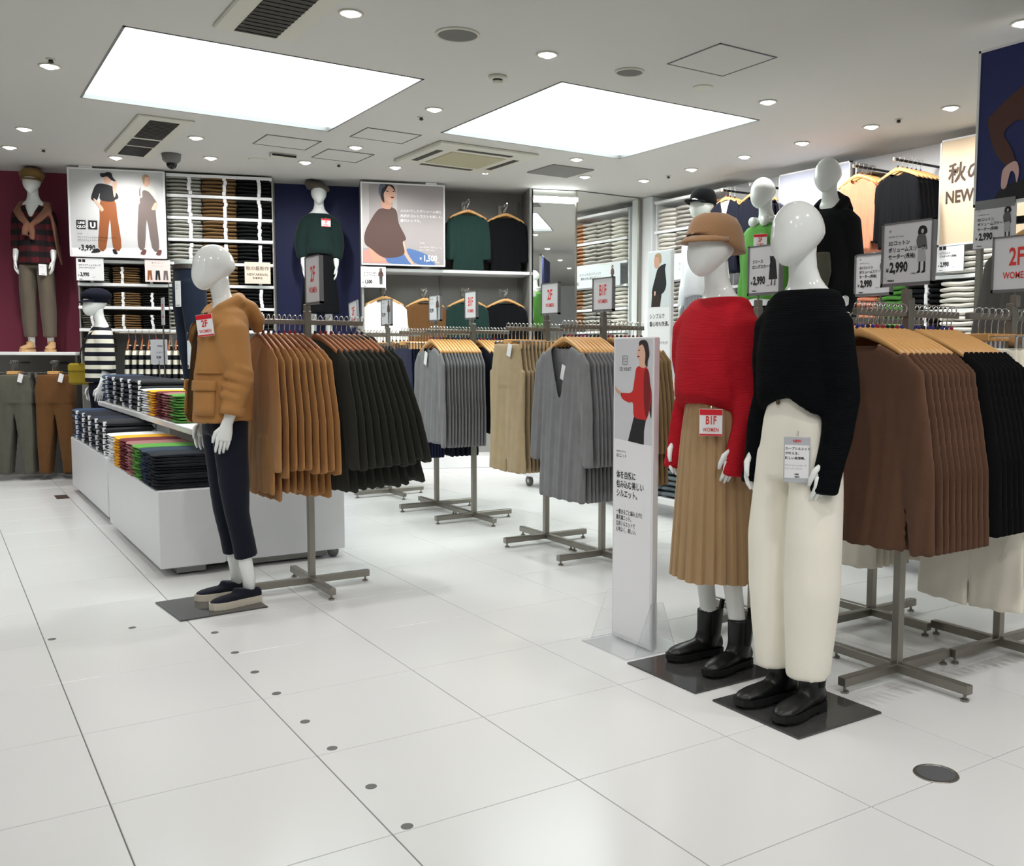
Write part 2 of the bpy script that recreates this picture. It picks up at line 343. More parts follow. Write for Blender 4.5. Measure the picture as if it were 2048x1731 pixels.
# ------------------------------------------------------------------ hangers
RINGM = [M('size_red', srgb(150, 30, 45), .5), M('size_navy', srgb(40, 44, 120), .5), M('size_black', srgb(25, 25, 28), .5)]
def make_hanger(wood, label='x', ring=0, clip=False):
    t = thing('clip_hanger' if clip else 'wooden_hanger', label, 'hanger')
    pts = [(0, .019*cos(a), .019*sin(a)+.002) for a in np.linspace(rad(-25), rad(235), 9)] + [(0, -.002, -.03), (0, .001, -.045), (0, 0, -.095)]
    obj('hook', MB().limb(pts, .0023, 5, up=(1, 0, 0)), m_chrome, t, smooth=True)
    if clip:
        obj('crossbar', MB().limb([(0, -.17, -.1), (0, .17, -.1)], .0035, 6, up=(0, 0, 1)), m_chrome, t)
        obj('grip', MB().bev((0, 0, -.1), (.014, .10, .03), .003), wood, t)
        for y in (-.15, .15): obj('clip', MB().bev((0, y, -.122), (.02, .03, .055), .004), m_chrome, t)
    else:
        rings = []
        for y in np.linspace(-.205, .205, 15):
            k = abs(y)/.205; z = -.088-.085*k**1.35; h = .019-.007*k; x = .0065+.004*k
            rings.append([(x*cos(a), y, z+h*sin(a)) for a in np.linspace(0, 2*PI, 8, endpoint=False)])
        obj('shoulder_bar', MB().loft(rings), wood, t, smooth=True)
        obj('size_ring', MB().lathe([(.006, -.06), (.008, -.064), (.008, -.074), (.005, -.078)], 8), RINGM[ring], t)
    return t
HG = {'clip': make_hanger(m_wood, clip=True)}
for k in range(3): HG[f'light{k}'] = make_hanger(m_wood, ring=k); HG[f'dark{k}'] = make_hanger(m_woodd, ring=k)

# ------------------------------------------------------------------ garments on hangers (face -X, hang from z = 0)
def torso(mb, rows, n=20, p=2.6):
    rings = []
    for z, hw, th, *xo in rows:
        x0 = xo[0] if xo else 0; r = []
        for a in np.linspace(0, 2*PI, n, endpoint=False):
            ca, sa = cos(a), sin(a); r.append((x0+th*math.copysign(abs(ca)**(2/p), ca), hw*math.copysign(abs(sa)**(2/p), sa), z))
        rings.append(r)
    mb.loft(rings); return mb
def folds(amp, ky=55, seed=0, drop=.6):
    def f(a):
        g = np.clip((-a[:, 2]-.12)/drop, 0, 1)
        return amp*(.25+g)*(np.sin(a[:, 1]*ky+seed+2*np.sin(a[:, 2]*5+seed))+.6*np.sin(a[:, 1]*ky*2.1+1.3*seed+a[:, 2]*9))
    return f
def hung_top(name, L=.62, hw=.23, sl=.52, th=.017, neck='boat', flare=.02, sw=.055, sout=.04, seed=0, voxel=.0095):
    mb = MB()
    rows = [(-.118, .085, th*.8), (-.128, .12, th), (-.155, .185, th), (-.185, .205, th*1.05), (-.25, hw-.008, th*1.05), (-.14-L*.5, hw, th*1.15), (-.14-L*.97, hw+flare, th*1.25), (-.14-L, hw+flare-.006, th*1.15)]
    torso(mb, rows)
    if sl:
        for s in (-1, 1):
            y0 = .188*s; P = [(0, y0*.93, -.178), (-.003, s*.225, -.235), (-.006, s*(hw+.03+sout*.5), -.18-sl*.55), (-.010, s*(hw+.03+sout), -.16-sl)]
            mb.limb(P, [(th*.85, .05), (th*.9, sw+.006), (th*.95, sw), (th*.9, sw*.72)], 12, up=(1, 0, 0))
    cut = None
    if neck == 'boat': cut = lambda c: abs(c.y) < .10 and c.z > -.128-.010*(1 if c.x < 0 else 0)
    if neck == 'crew': cut = lambda c: (c.y/.085)**2+((c.z+.105)/(.055 if c.x < 0 else .028))**2 < 1
    if neck == 'vneck': cut = lambda c: (c.x < -.001 and abs(c.y) < .10*(1-(-.12-c.z)/.30) and c.z > -.42) or (abs(c.y) < .09 and c.z > -.135)
    if neck == 'collar':
        mb.limb([(.004, -.088, -.155), (.008, -.06, -.112), (.010, 0, -.10), (.008, .06, -.112), (.004, .088, -.155)], [(.017, .03)]*5, 10, up=(1, 0, 0))
        for s in (-1, 1): mb.limb([(-.008, s*.10, -.15), (-.016, s*.07, -.19), (-.016, s*.035, -.25)], [(.014, .03), (.014, .032), (.012, .015)], 8, up=(1, 0, 0))
        for s in (-1, 1): mb.box((-th*1.3, s*.12, -.14-L*.72), (.012, .13, .15))
    return fuse(mb, voxel, 2, name, folds(.0022, seed=seed), cut)
def hung_trousers(name, L=.98, hw=.185, leg=.085, taper=.8, th=.02, seed=0, spread=0):
    mb = MB(); torso(mb, [(-.118, hw, th*.7), (-.15, hw+.004, th*.9), (-.28, hw+.03, th*1.2), (-.40, hw+.025, th*1.2)])
    for s in (-1, 1):
        q = []
        for z, c, r in ((-.30, .09, leg+.02), (-.42, .095, leg+.015), (-.7, .10+spread*.5, leg), (-.118-L, .105+spread, leg*taper)): q.append((z, c, r))
        mb.limb([(0, s*c, z) for z, c, r in q], [(th, r) for z, c, r in q], 12, up=(1, 0, 0))
    return fuse(mb, .010, 2, name, folds(.002, 40, seed))
def hung_skirt(name, L=.75, hw=.17, flare=.08, th=.02, k=60, seed=0, amp=.004):
    mb = MB(); torso(mb, [(-.118, hw, th*.7), (-.16, hw+.005, th), (-.35, hw+flare*.4, th*1.2), (-.118-L, hw+flare, th*1.5)], 24)
    return fuse(mb, .010, 2, name, folds(amp, k, seed))
GM = dict(jacket=hung_top('jacket', .74, .235, .60, .019, 'collar', .045, .075, .06), cardigan=hung_top('cardigan', .60, .205, .60, .016, 'crew', .01, .05, .03, 2),
          vcard=hung_top('v_cardigan', .84, .225, .62, .018, 'vneck', .03, .062, .04, 3), sweater=hung_top('sweater', .66, .235, .64, .019, 'boat', .015, .07, .06, 4),
          tee=hung_top('puff_tee', .60, .205, .46, .017, 'boat', .015, .072, .03, 5), sweat=hung_top('sweatshirt', .60, .24, .52, .019, 'crew', .0, .068, .015, 6), pants=hung_trousers('pants'),
          wide=hung_trousers('wide_pants', .86, .17, .12, 1.0, .022, 3, .02), taper=hung_trousers('taper_pants', .98, .18, .09, .62, .022, 5, .03), skirt=hung_skirt('skirt'), plain=hung_skirt('long_skirt', .72, .17, .05, .022, 30, 2, .003))
C = dict(caramel=cloth('caramel_cotton', (172, 124, 74), .75, .1, .2, 40), dgreen=cloth('dark_green_cotton', (46, 47, 41), .75, .1, .2, 40), greyknit=cloth('grey_knit', (120, 120, 122), .9, .18, .4, 160), navy=cloth('navy_cloth', (17, 20, 34), .9, sheen=0),
         khaki=cloth('khaki_cotton', (170, 150, 118), .8), brownk=cloth('brown_knit', (96, 68, 52), .9, .12, .4, 160), blackk=cloth('black_knit', (11, 12, 15), .95, .1, .3, 160, 0), cream=cloth('cream_cotton', (244, 238, 222), .8, .03), whitec=cloth('white_cotton', (240, 238, 232), .8, .02),
         coffee=cloth('coffee_cotton', (104, 72, 40), .85), forest=cloth('forest_cotton', (24, 50, 46), .85), olivegrey=cloth('grey_twill', (92, 90, 80), .85), rust=cloth('brown_twill', (104, 70, 38), .85), coral=cloth('coral_fleece', (216, 138, 106), .9), camel=cloth('camel_knit', (132, 106, 72), .9),
         nightblue=cloth('night_blue', (24, 30, 62), .85), charcoal=cloth('charcoal_wool', (82, 80, 78), .9), denim=cloth('denim_dark', (30, 37, 58), .85, .25, .3, 120), denimb=cloth('denim_mid', (44, 68, 100), .85, .25, .3, 120), slate=cloth('black_denim', (44, 44, 48), .85, .2),
         yellow=cloth('mustard_jersey', (236, 178, 40), .85, .05), wine=cloth('wine_jersey', (112, 34, 50), .85, .08), mauve=cloth('mauve_jersey', (158, 108, 106), .85, .08), green=cloth('green_jersey', (86, 150, 62), .85, .08), petrol=cloth('petrol_jersey', (34, 52, 74), .85, .1), inkb=cloth('ink_jersey', (18, 24, 36), .85, .1),
         white=cloth('white_jersey', (238, 240, 244), .8, .03), fgrey=cloth('fold_grey', (166, 166, 158), .85), fbrown=cloth('fold_brown', (122, 92, 54), .85), fblack=cloth('fold_black', (20, 21, 24), .9, sheen=0), kwhite=cloth('knit_white', (226, 222, 214), .9, .04, .4, 120), kgrey=cloth('knit_grey', (168, 164, 158), .9, .06, .4, 120), kbrown=cloth('knit_brown', (158, 112, 76), .9, .06, .4, 120),
         stripe=stripes('striped_tee', (232, 228, 212), (30, 32, 40), 11), pinkc=cloth('rose_card_cloth', (200, 150, 130), .85))
THK = {k: 2*float(np.percentile(np.abs(V(m)[:, 0]), 98)) for k, m in GM.items()}
TAGM = MB().bev((0, 0, 0), (.002, .05, .085), .0008).mesh('price_tag')
def hang(name, gm, mat, xyz, rz, label, cat, group, hanger='light', tilt=(0, 0), sx=1.0, hlabel=None, hgroup=None, tag=None, dz=0, sz=1.0, fit=None, fat=1.0, sy=1.0):
    me = GM[gm]; key = (gm, mat.name); hx = xyz
    if fit:                                                       # packed garments are as thick as their share of the bar; the outermost bulges outward
        sx = fit*1.06*fat/THK[gm]; q = Vector((-(fat-1)*fit*.53, 0, 0)); q.rotate(Matrix.Rotation(rz, 3, 'Z')); xyz = (xyz[0]+q.x, xyz[1]+q.y, xyz[2])
    if key not in GM: k = me.copy(); k.materials.clear(); k.materials.append(mat); GM[key] = k
    o = bpy.data.objects.new(name, GM[key]); COL.objects.link(o); o.location = (xyz[0], xyz[1], xyz[2]+dz); o.rotation_euler = (tilt[1], tilt[0], rz); o.scale = (sx, sy, sz)
    o['label'] = label; o['category'] = cat; o['group'] = group
    h = dup(HG[hanger if hanger == 'clip' else f'{hanger}{random.randrange(3)}'], hx, rz, hlabel or (('clip hanger' if hanger == 'clip' else 'wooden hanger')+(' holding ' + label if len(label.split()) < 13 else ' for ' + group)), 'hangers: ' + group)
    if tag:
        p = obj('price_tag', TAGM, m_cardw, o, tag, 0, label='small white paper price tag'); p.rotation_euler = (.3, 0, 0)
    return o

# ------------------------------------------------------------------ T racks
def rack(x, y, label, bar=(-.31, .31), tilt=0):
    t = thing('garment_rack', label, 'clothes rack', (x, y, 0))
    obj('post', MB().bev((0, 0, .78), (.034, .034, 1.44), .003), m_metal, t)
    b = obj('hang_bar', MB().bev((sum(bar)/2, 0, 1.44), (bar[1]-bar[0], .022, .026), .002), m_metal, t)
    for ang in range(4):
        g = obj('leg', MB().bev((.163, 0, .046), (.325, .036, .036), .003), m_metal, t, rz=ang*PI/2)
        obj('leveling_foot', MB().lathe([(.016, 0), (.016, .008), (.006, .012), (.006, .032)], 10, (.305, 0, 0)), m_metal, g)
    return t
def row(n, x0, x1): return [x0+(x1-x0)*(i+.5)/n for i in range(n)]
BZ = 1.455
# caramel and dark green jackets
def hang_row(name, gm, mat, n, x0, x1, y, label, cat, group, hanger='light', turn=(0, 0), lean=(0, 0), sz=1.0, jz=0, fat=1.0, tag=None, z=BZ):
    """n garments side by side on a bar along X; turn and lean grow steadily along the row so that neighbours stay clear"""
    sp = (x1-x0)/n
    for i, x in enumerate(row(n, x0, x1)):
        k = i/max(1, n-1); lb = label(i) if callable(label) else label
        hang(name, gm, mat, (x, y, z), turn[0]+(turn[1]-turn[0])*k+random.uniform(-.006, .006), lb, cat, group, hanger, (lean[0]+(lean[1]-lean[0])*k, 0), fit=sp, fat=fat if i == 0 else 1.0, tag=tag if i == 0 else None, sz=sz+random.uniform(-jz, jz))
rack(1.31, 2.15, 'metal rack of caramel and dark green jackets by the white table')
hang_row('hooded_jacket', 'jacket', C['caramel'], 9, 1.035, 1.285, 2.15, lambda i: 'caramel hooded jacket beside the jacketed mannequin, whole front showing' if i == 0 else 'caramel hooded jacket touching the first dark green jacket' if i == 8 else 'caramel hooded jacket packed between others', 'jacket', 'caramel jackets on the rack', 'dark', (.06, .24), (.03, 0), 1.035, .03)
hang_row('hooded_jacket', 'jacket', C['dgreen'], 10, 1.338, 1.63, 2.15, lambda i: 'dark green hooded jacket touching the last caramel jacket' if i == 0 else 'dark green hooded jacket at the free end of the bar' if i == 9 else 'dark green hooded jacket packed between others', 'jacket', 'dark green jackets on the rack', 'dark', (.24, .24), (-.02, -.24), 1.03, .02)
rack(3.02, 5.1, 'far metal rack of navy skirts with a tall fashion sign'); rack(3.0, 5.76, 'farthest metal rack, hidden behind the dark green jackets')
hang_row('navy_skirt', 'plain', C['nightblue'], 9, 2.73, 2.995, 5.1, 'night blue skirt clipped on the rack before the white blouse', 'skirt', 'night blue skirts on far rack', 'clip')
hang_row('knit_shirt', 'tee', C['navy'], 7, 3.045, 3.30, 5.1, 'dark navy top on the far rack before the white blouse', 'top', 'dark navy tops on far rack')
for x0, x1 in ((2.72, 2.975), (3.025, 3.28)): hang_row('knit_shirt', 'tee', C['navy'], 4, x0, x1, 5.76, 'dark navy top on the farthest rack by the navy wall', 'top', 'dark navy tops on farthest rack')
rack(3.05, 4.2, 'metal rack of navy clipped skirts behind the short grey cardigans'); rack(3.05, 3.55, 'metal rack of short grey buttoned cardigans and navy cardigans', (-.38, .31))
hang_row('navy_skirt', 'plain', C['nightblue'], 11, 2.75, 3.025, 4.2, 'night blue skirt clipped on the rack behind short grey cardigans', 'skirt', 'night blue skirts behind cardigans', 'clip', sz=1.2)
hang_row('navy_skirt', 'plain', C['navy'], 6, 3.08, 3.34, 4.2, 'very dark navy skirt on the rack behind short grey cardigans', 'skirt', 'dark navy skirts behind cardigans', 'clip', sz=1.2)
hang_row('grey_cardigan', 'cardigan', C['greyknit'], 13, 2.685, 3.025, 3.55, lambda i: 'short grey buttoned cardigan facing the aisle with its neck tag' if i == 0 else 'short grey buttoned cardigan packed behind the outermost one', 'cardigan', 'short grey cardigans', turn=(-.05, -.05), sz=1.13, fat=1.7, tag=(-.03, 0, -.19))
hang_row('navy_cardigan', 'cardigan', C['navy'], 9, 3.075, 3.33, 3.55, 'navy crew-neck cardigan beside the short grey cardigans', 'cardigan', 'navy cardigans', sz=1.05)
rack(3.06, 2.53, 'metal rack of khaki trousers on clip hangers'); rack(3.06, 1.88, 'metal rack of long grey V-neck cardigans behind the standing sign')
hang_row('khaki_trousers', 'wide', C['khaki'], 10, 2.75, 3.035, 2.53, lambda i: 'khaki wide trousers facing the aisle with white paper tag' if i == 0 else 'khaki wide cropped trousers clipped to a hanger', 'trousers', 'khaki trousers on the rack', 'clip', sz=.97, fat=1.5, tag=(-.035, -.08, -.16))
hang_row('khaki_trousers', 'wide', C['khaki'], 4, 3.085, 3.20, 2.53, 'khaki wide cropped trousers clipped to a hanger', 'trousers', 'khaki trousers on the rack', 'clip', sz=.97)
hang_row('long_cardigan', 'vcard', C['greyknit'], 10, 2.76, 3.035, 1.88, lambda i: 'long grey V-neck cardigan with open front and cream tag' if i == 0 else 'long grey cardigan packed behind the one with cream tag', 'cardigan', 'long grey cardigans', sz=1.07, fat=1.9, tag=(.006, 0, -.27))
hang_row('brown_cardigan', 'vcard', C['camel'], 9, 3.085, 3.37, 1.88, 'camel brown long cardigan behind the standing knit sign', 'cardigan', 'camel cardigans', lean=(0, -.03))
rack(2.77, -.54, 'metal rack of brown and black sweaters by the cream trousers mannequin'); rack(3.43, -.56, 'metal rack of cream trousers beside the brown sweaters'); rack(3.36, .06, 'metal rack of cream trousers behind the brown sweaters'); rack(2.86, .36, 'metal rack of dark skirts behind the red sweater mannequin')
hang_row('brown_sweater', 'sweater', C['brownk'], 10, 2.465, 2.748, -.54, lambda i: 'brown boat-neck sweater with its whole front showing beside black sleeve' if i == 0 else 'brown knit sweater next to the black sweaters' if i == 9 else 'brown knit sweater packed between other brown sweaters', 'sweater', 'brown sweaters on the rack', turn=(.02, .14), lean=(.012, 0), sz=1.09, fat=1.6)
hang_row('black_sweater', 'sweater', C['blackk'], 9, 2.793, 3.06, -.54, lambda i: 'black knit sweater touching the last brown sweater' if i == 0 else 'black knit sweater next to the cream trousers' if i == 8 else 'black knit sweater packed between other black sweaters', 'sweater', 'black sweaters on the rack', turn=(.14, .14), lean=(-.015, -.09), sz=1.06)
for x0, x1, n in ((3.175, 3.405, 5), (3.455, 3.70, 7)): hang_row('cream_trousers', 'wide', C['cream'], n, x0, x1, -.56, 'cream wide trousers clipped beside the black sweaters', 'trousers', 'cream trousers beside black sweaters', 'clip', turn=(.05, .05), sz=1.24)
for x0, x1, n in ((3.06, 3.335, 6), (3.385, 3.64, 7)): hang_row('cream_trousers', 'wide', C['cream'], n, x0, x1, .06, 'cream wide trousers on the rack behind the brown sweaters', 'trousers', 'cream trousers behind brown sweaters', 'clip', sz=1.16)
hang_row('black_skirt', 'plain', C['blackk'], 6, 2.58, 2.83, .36, 'black long fleece skirt on the rack behind the red sweater', 'skirt', 'black skirts', 'clip', sz=1.15)

# ------------------------------------------------------------------ folded garments
def folded_mesh(seed, p=3.2):
    rg = np.random.default_rng(seed); rings = []; ph = rg.uniform(0, 6, 4)
    for k, y in enumerate(np.linspace(-.5, .5, 8)):
        e = abs(y)*2; hz = .47*(1-.22*e**6); dx = .5*(1-.03*e**4); r = []
        for a in np.linspace(0, 2*PI, 14, endpoint=False):
            ca, sa = cos(a), sin(a); x = dx*math.copysign(abs(ca)**(2/p), ca); z = hz*math.copysign(abs(sa)**.62, sa)
            x += .012*sin(y*9+ph[0])*(ca < 0); z += .09*sin(y*7+ph[1]+x*2)*(.5+abs(x))
            r.append((x, y*(1+.0*ca), .5+z))
        rings.append(r)
    mb = MB().loft(rings); return mb.mesh('folded', True)
FM = [folded_mesh(s) for s in range(4)]; FC = {}
STK = MB().bb(-.53, -.30, -.05, .05, .06, .94).mesh('size_sticker')
STK2 = MB().bb(-.522, -.46, -.014, .014, .15, .85).mesh('size_sticker')
def fold(name, mat, xyz, rz, dims, label, cat, group, sticker=None):
    k = random.randrange(4); key = (k, mat.name)
    if key not in FC: m = FM[k].copy(); m.materials.clear(); m.materials.append(mat); FC[key] = m
    o = bpy.data.objects.new(name, FC[key]); COL.objects.link(o); o.location = xyz; o.rotation_euler = (0, 0, rz); o.scale = dims
    o['label'] = label; o['category'] = cat; o['group'] = group
    if sticker is not None: obj('size_sticker', STK2 if sticker < -.4 else STK, m_cardw, o, (0, sticker, 0))
    return o
def stack(name, mat, base, rz, n, dims, label, cat, group, sticker=None, jit=.006):
    d, wd, h = dims
    for i in range(n):
        q = Vector((random.uniform(-jit, jit), random.uniform(-jit, jit), 0)); q.rotate(Matrix.Rotation(rz, 3, 'Z'))
        fold(name, mat, (base[0]+q.x, base[1]+q.y, base[2]+i*h*.97), rz+random.uniform(-.02, .02), (d, wd, h*1.06), label, cat, group, sticker)

# ------------------------------------------------------------------ white two-tier tables
def table(name, label, x0, x1, y0, y1, top, casters):
    t = thing(name, label, 'display table', ((x0+x1)/2, (y0+y1)/2, 0)); a, b = (x1-x0)/2, (y1-y0)/2
    obj('cabinet_body', MB().bev((0, 0, (top+.055)/2), (2*a, 2*b, top-.055), .006), M('counter_white', srgb(226, 228, 231), .38, var=.015), t)
    obj('toe_kick', MB().bb(-a+.10, a-.10, -b+.06, b-.06, .012, .06), M('kick_grey', srgb(150, 150, 148), .5, metal=.4), t)
    for s in casters:
        c = obj('caster', MB().limb([(s[0], s[1]-.012, .035), (s[0], s[1]+.012, .035)], .034, 14, up=(0, 0, 1)), m_rubber, t, smooth=True)
        obj('caster_fork', MB().bb(s[0]-.014, s[0]+.014, s[1]-.02, s[1]+.02, .045, .085), m_metal, c)
    return t
table('display_table', 'white two-tier display table with colourful folded shirts', .66, 1.02, 2.80, 4.60, .50, ())
t = table('display_table', 'wide white display cabinet behind the caramel jackets', 1.025, 1.75, 2.82, 4.60, .60, ((.30, -.84), (.30, .84)))
table('display_table', 'white display table carrying stacks of folded jeans', .68, 1.70, 4.83, 6.92, .50, ((-.4, 1.0), (.4, 1.0)))
t = thing('tier_shelf', 'long raised white shelf running above both display tables', 'shelf', (0, 0, 0))
obj('shelf_board', MB().bev((1.36, 4.92, .795), (.86, 4.24, .04), .004), m_shelf, t)
for y in (2.95, 4.5, 5.0, 6.6): obj('support_panel', MB().bb(1.06, 1.66, y-.015, y+.015, .5 if y > 4.75 else .6, .776), m_shelf, t)
def shirt_name(c): return {'white': 'white', 'yellow': 'mustard yellow', 'wine': 'wine red', 'mauve': 'dusty mauve', 'green': 'leaf green', 'petrol': 'petrol blue', 'inkb': 'ink navy'}[c]
for i, c in enumerate(('white', 'yellow', 'wine', 'mauve', 'green', 'petrol', 'inkb')):
    stack('folded_shirt', C[c], (.837, 4.47-.252*i, .50), 0, 11, (.37, .245, .019), f'{shirt_name(c)} folded shirt in the lower row of the display table', 'folded shirt', f'{shirt_name(c)} shirts, lower row')
for i, c in enumerate(('white', 'yellow', 'wine', 'mauve', 'green')):
    stack('folded_shirt', C[c], (1.13, 4.83-.262*i, .816), 0, 10, (.37, .245, .019), f'{shirt_name(c)} folded shirt on the raised shelf', 'folded shirt', f'{shirt_name(c)} shirts, raised shelf')
jeans = (('denimb', 'mid blue'), ('denim', 'dark indigo'), ('inkb', 'ink blue'), ('denim', 'dark indigo'), ('slate', 'washed black'))
for i, (c, s) in enumerate(jeans):
    stack('folded_jeans', C[c], (.87, 6.70-.40*i, .50), 0, 6, (.36, .37, .045), f'{s} folded jeans in the lower row', 'folded jeans', f'{s} jeans, lower row', -.44)
    stack('folded_jeans', C[c], (1.14, 6.82-.395*i, .816), 0, 6, (.36, .37, .042), f'{s} folded jeans on the raised shelf', 'folded jeans', f'{s} jeans, raised shelf', -.44)
g = obj('floor_grate', MB().bb(.50, .60, 6.42, 6.66, 0, .003), M('rust_grate', srgb(70, 50, 42), .7), label='small dark brown grate in the floor by the jeans table', cat='grate')
# ------------------------------------------------------------------ back wall fixtures
def shelf_unit(label, u0, u1, zs, v0=-.46, v1=0, sides=True):
    t = thing('wall_shelving', label, 'shelving', tuple(bw((u0+u1)/2, 0, 0)), -WA); a = (u1-u0)/2
    for z in zs: obj('shelf', MB().bev((0, -(v0+v1)/2, z-.012), (2*a, v1-v0, .030), .003), m_shelf, t)
    for s in (-1, 1): obj('side_panel', MB().bb(s*a-.006, s*a+.006, -v1+.05, -v0, .1, max(zs)), m_gwall, t)
    return t
wallbox('wall_back_shelf', .64, 2.52, -.5, -.47, .1, CEIL, m_gwall)
shelf_unit('tall white wall shelving of grey, brown and black folded trousers', 1.50, 2.52, (3.075, 2.87, 2.65, 2.43, 2.19, 1.965, 1.735, 1.5))
shelf_unit('white wall shelving of brown folded trousers below the fashion poster', .65, 1.49, (2.19, 1.96, 1.73, 1.505))
COLS = ((1.66, 'fgrey', 'grey'), (2.0, 'fbrown', 'brown'), (2.335, 'fblack', 'black'))
for z, n in ((2.87, 5), (2.65, 5), (2.43, 5), (2.19, 5), (1.965, 5), (1.735, 5), (1.5, 5)):
    for u, c, s in COLS:
        stack('folded_trousers', C[c], bw(u, -.19, z+.004), BYAW, n, (.36, .325, .0385), f'{s} folded trousers with white size sticker on tall shelving', 'folded trousers', f'{s} trousers on tall shelving', -.18)
for z, n in ((1.96, 7), (1.73, 6), (1.505, 6), (1.27, 6)):
    for u, c, s in ((.80, 'olivegrey', 'grey green'), (1.09, 'fbrown', 'brown corduroy'), (1.36, 'fblack', 'black')):
        if z == 1.27 and u > 1: continue
        stack('folded_trousers', C[c], bw(u, -.19, z+.004), BYAW, n, (.34, .24, .024), f'{s} folded trousers with white label below the fashion poster', 'folded trousers', f'{s} trousers below poster', .12)
# platforms under the wall mannequins
t = thing('wall_platform', 'white wall platform under the plaid shirt mannequin', 'platform', tuple(bw(-.3, -.19, 0)), -WA)
obj('deck', MB().bev((0, 0, 1.255), (1.86, .56, .032), .004), m_shelf, t)
for x in (.36, .72): obj('faceout_rail', MB().limb([(x, .27, 1.162), (x, -.33, 1.162)], .010, 8, up=(0, 0, 1)), m_metal, t)
for x in (-.9, 0, .9): obj('bracket', MB().bb(x-.01, x+.01, -.14, .26, 1.14, 1.24), m_metal, t)
for u, c, s, n in ((.06, 'olivegrey', 'grey', 4), (.42, 'rust', 'brown', 4)):
    for k in range(n):
        hang('hung_trousers', 'taper', C[c], bw(u, .10-.055*k, 1.165), BYAW, f'{s} tapered trousers hung below the plaid shirt mannequin', 'trousers', f'{s} trousers below platform', 'clip', fit=.055, fat=1.15 if k == 0 else 1, sy=.82, tag=(-.04, -.10, -.15) if k == 0 else None)
obj('shelf_sign_board', MB().box((0, 0, 0), (.02, .12, .3)), m_cardw, None, bw(-.12, .14, 1.1), BYAW, label='blank white sign board edge left of the hung trousers', cat='sign board')
t = thing('wall_platform', 'white wall platform under the dark green top mannequin', 'platform', tuple(bw(2.975, -.2, 0)), -WA)
obj('deck', MB().bev((0, 0, 1.26), (.87, .52, .03), .004), m_shelf, t); obj('front_panel', MB().bb(-.43, .43, -.2, -.18, .1, 1.245), m_navyp, t)
# hanging bay with puff sleeve tops
t = thing('hanging_bay', 'grey wall bay with white shelf and faceout arms for tops', 'wall fixture', tuple(bw(4.36, 0, 0)), -WA)
obj('back_board', MB().bb(-.93, .90, .45, .465, .13, CEIL), m_gwall, t)
for x in (-.93, .90): obj('side_panel', MB().bb(x-.012, x+.012, .0, .46, .13, CEIL), m_gwall, t)
obj('shelf', MB().bev((0, .23, 2.165), (1.84, .46, .034), .003), m_shelf, t); obj('plinth', MB().bev((0, .25, .065), (1.84, .46, .13), .006), m_shelf, t)
obj('upright_strip', MB().bb(-.06, -.04, .43, .45, .13, 3.0), m_frame, t); obj('upright_strip', MB().bb(.84, .86, .43, .45, .13, 3.0), m_frame, t)
def faceout(u, z):
    c = bw(u, 0, 0); a = thing('faceout_arm', 'chrome faceout arm on the grey wall bay', 'rail', tuple(bw(u, -.45, z)), BYAW, 'faceout arms')
    obj('arm', MB().limb([(0, 0, 0), (-.45, 0, 0)], .009, 8, up=(0, 1, 0)), m_chrome, a); obj('wall_plate', MB().bb(-.012, .004, -.02, .02, -.06, .04), m_metal, a); obj('end_ball', MB().lathe([(.001, -.012), (.011, -.006), (.011, .006), (.001, .012)], 10, (-.45, 0, 0)), m_chrome, a)
for u, z, c, s in ((4.57, 2.94, 'forest', 'forest green'), (4.995, 2.92, 'blackk', 'black')):
    faceout(u, z)
    for k in range(3): hang('puff_sleeve_top', 'tee', C[c], bw(u, -.06-.07*k-(.02 if s == 'black' else 0), z-.018), BYAW, f'{s} puff sleeve top on the upper arm of the wall bay', 'top', f'{s} tops, upper arm', fit=.068, sy=.78)
for u, z, c, s in ((3.66, 1.98, 'whitec', 'white'), (4.1, 1.97, 'coffee', 'coffee brown'), (4.56, 1.98, 'forest', 'forest green'), (4.995, 1.98, 'blackk', 'black')):
    faceout(u, z)
    for k in range(3): hang('puff_sleeve_top', 'tee', C[c], bw(u, -.05-.07*k-(.02 if s in ('black', 'coffee brown') else 0), z-.018), BYAW, f'{s} puff sleeve top on the lower arm of the wall bay', 'top', f'{s} tops, lower arm', fit=.068, sy=.80 if s == 'white' else .78)
# striped tees on a wall rail
t = thing('wall_rail', 'short metal rail of striped tees beside the striped tee mannequin', 'rail', tuple(bw(1.38, .30, 0)), -WA)
obj('rail_bar', MB().limb([(-.34, 0, 1.46), (.34, 0, 1.46)], .011, 8, up=(0, 0, 1)), m_metal, t)
for s in (-.33, .33): obj('rail_bracket', MB().limb([(s, 0, 1.46), (s, .78, 1.46)], .010, 8, up=(0, 0, 1)), m_metal, t)
for i, u in enumerate(row(9, 1.13, 1.69)): hang('striped_tee', 'tee', C['stripe'], bw(u, .30, 1.472), rad(-19.6)+.1, 'white and navy striped tee on the wall rail', 'tee', 'striped tees on the rail', 'dark', fit=.06, sy=.8)
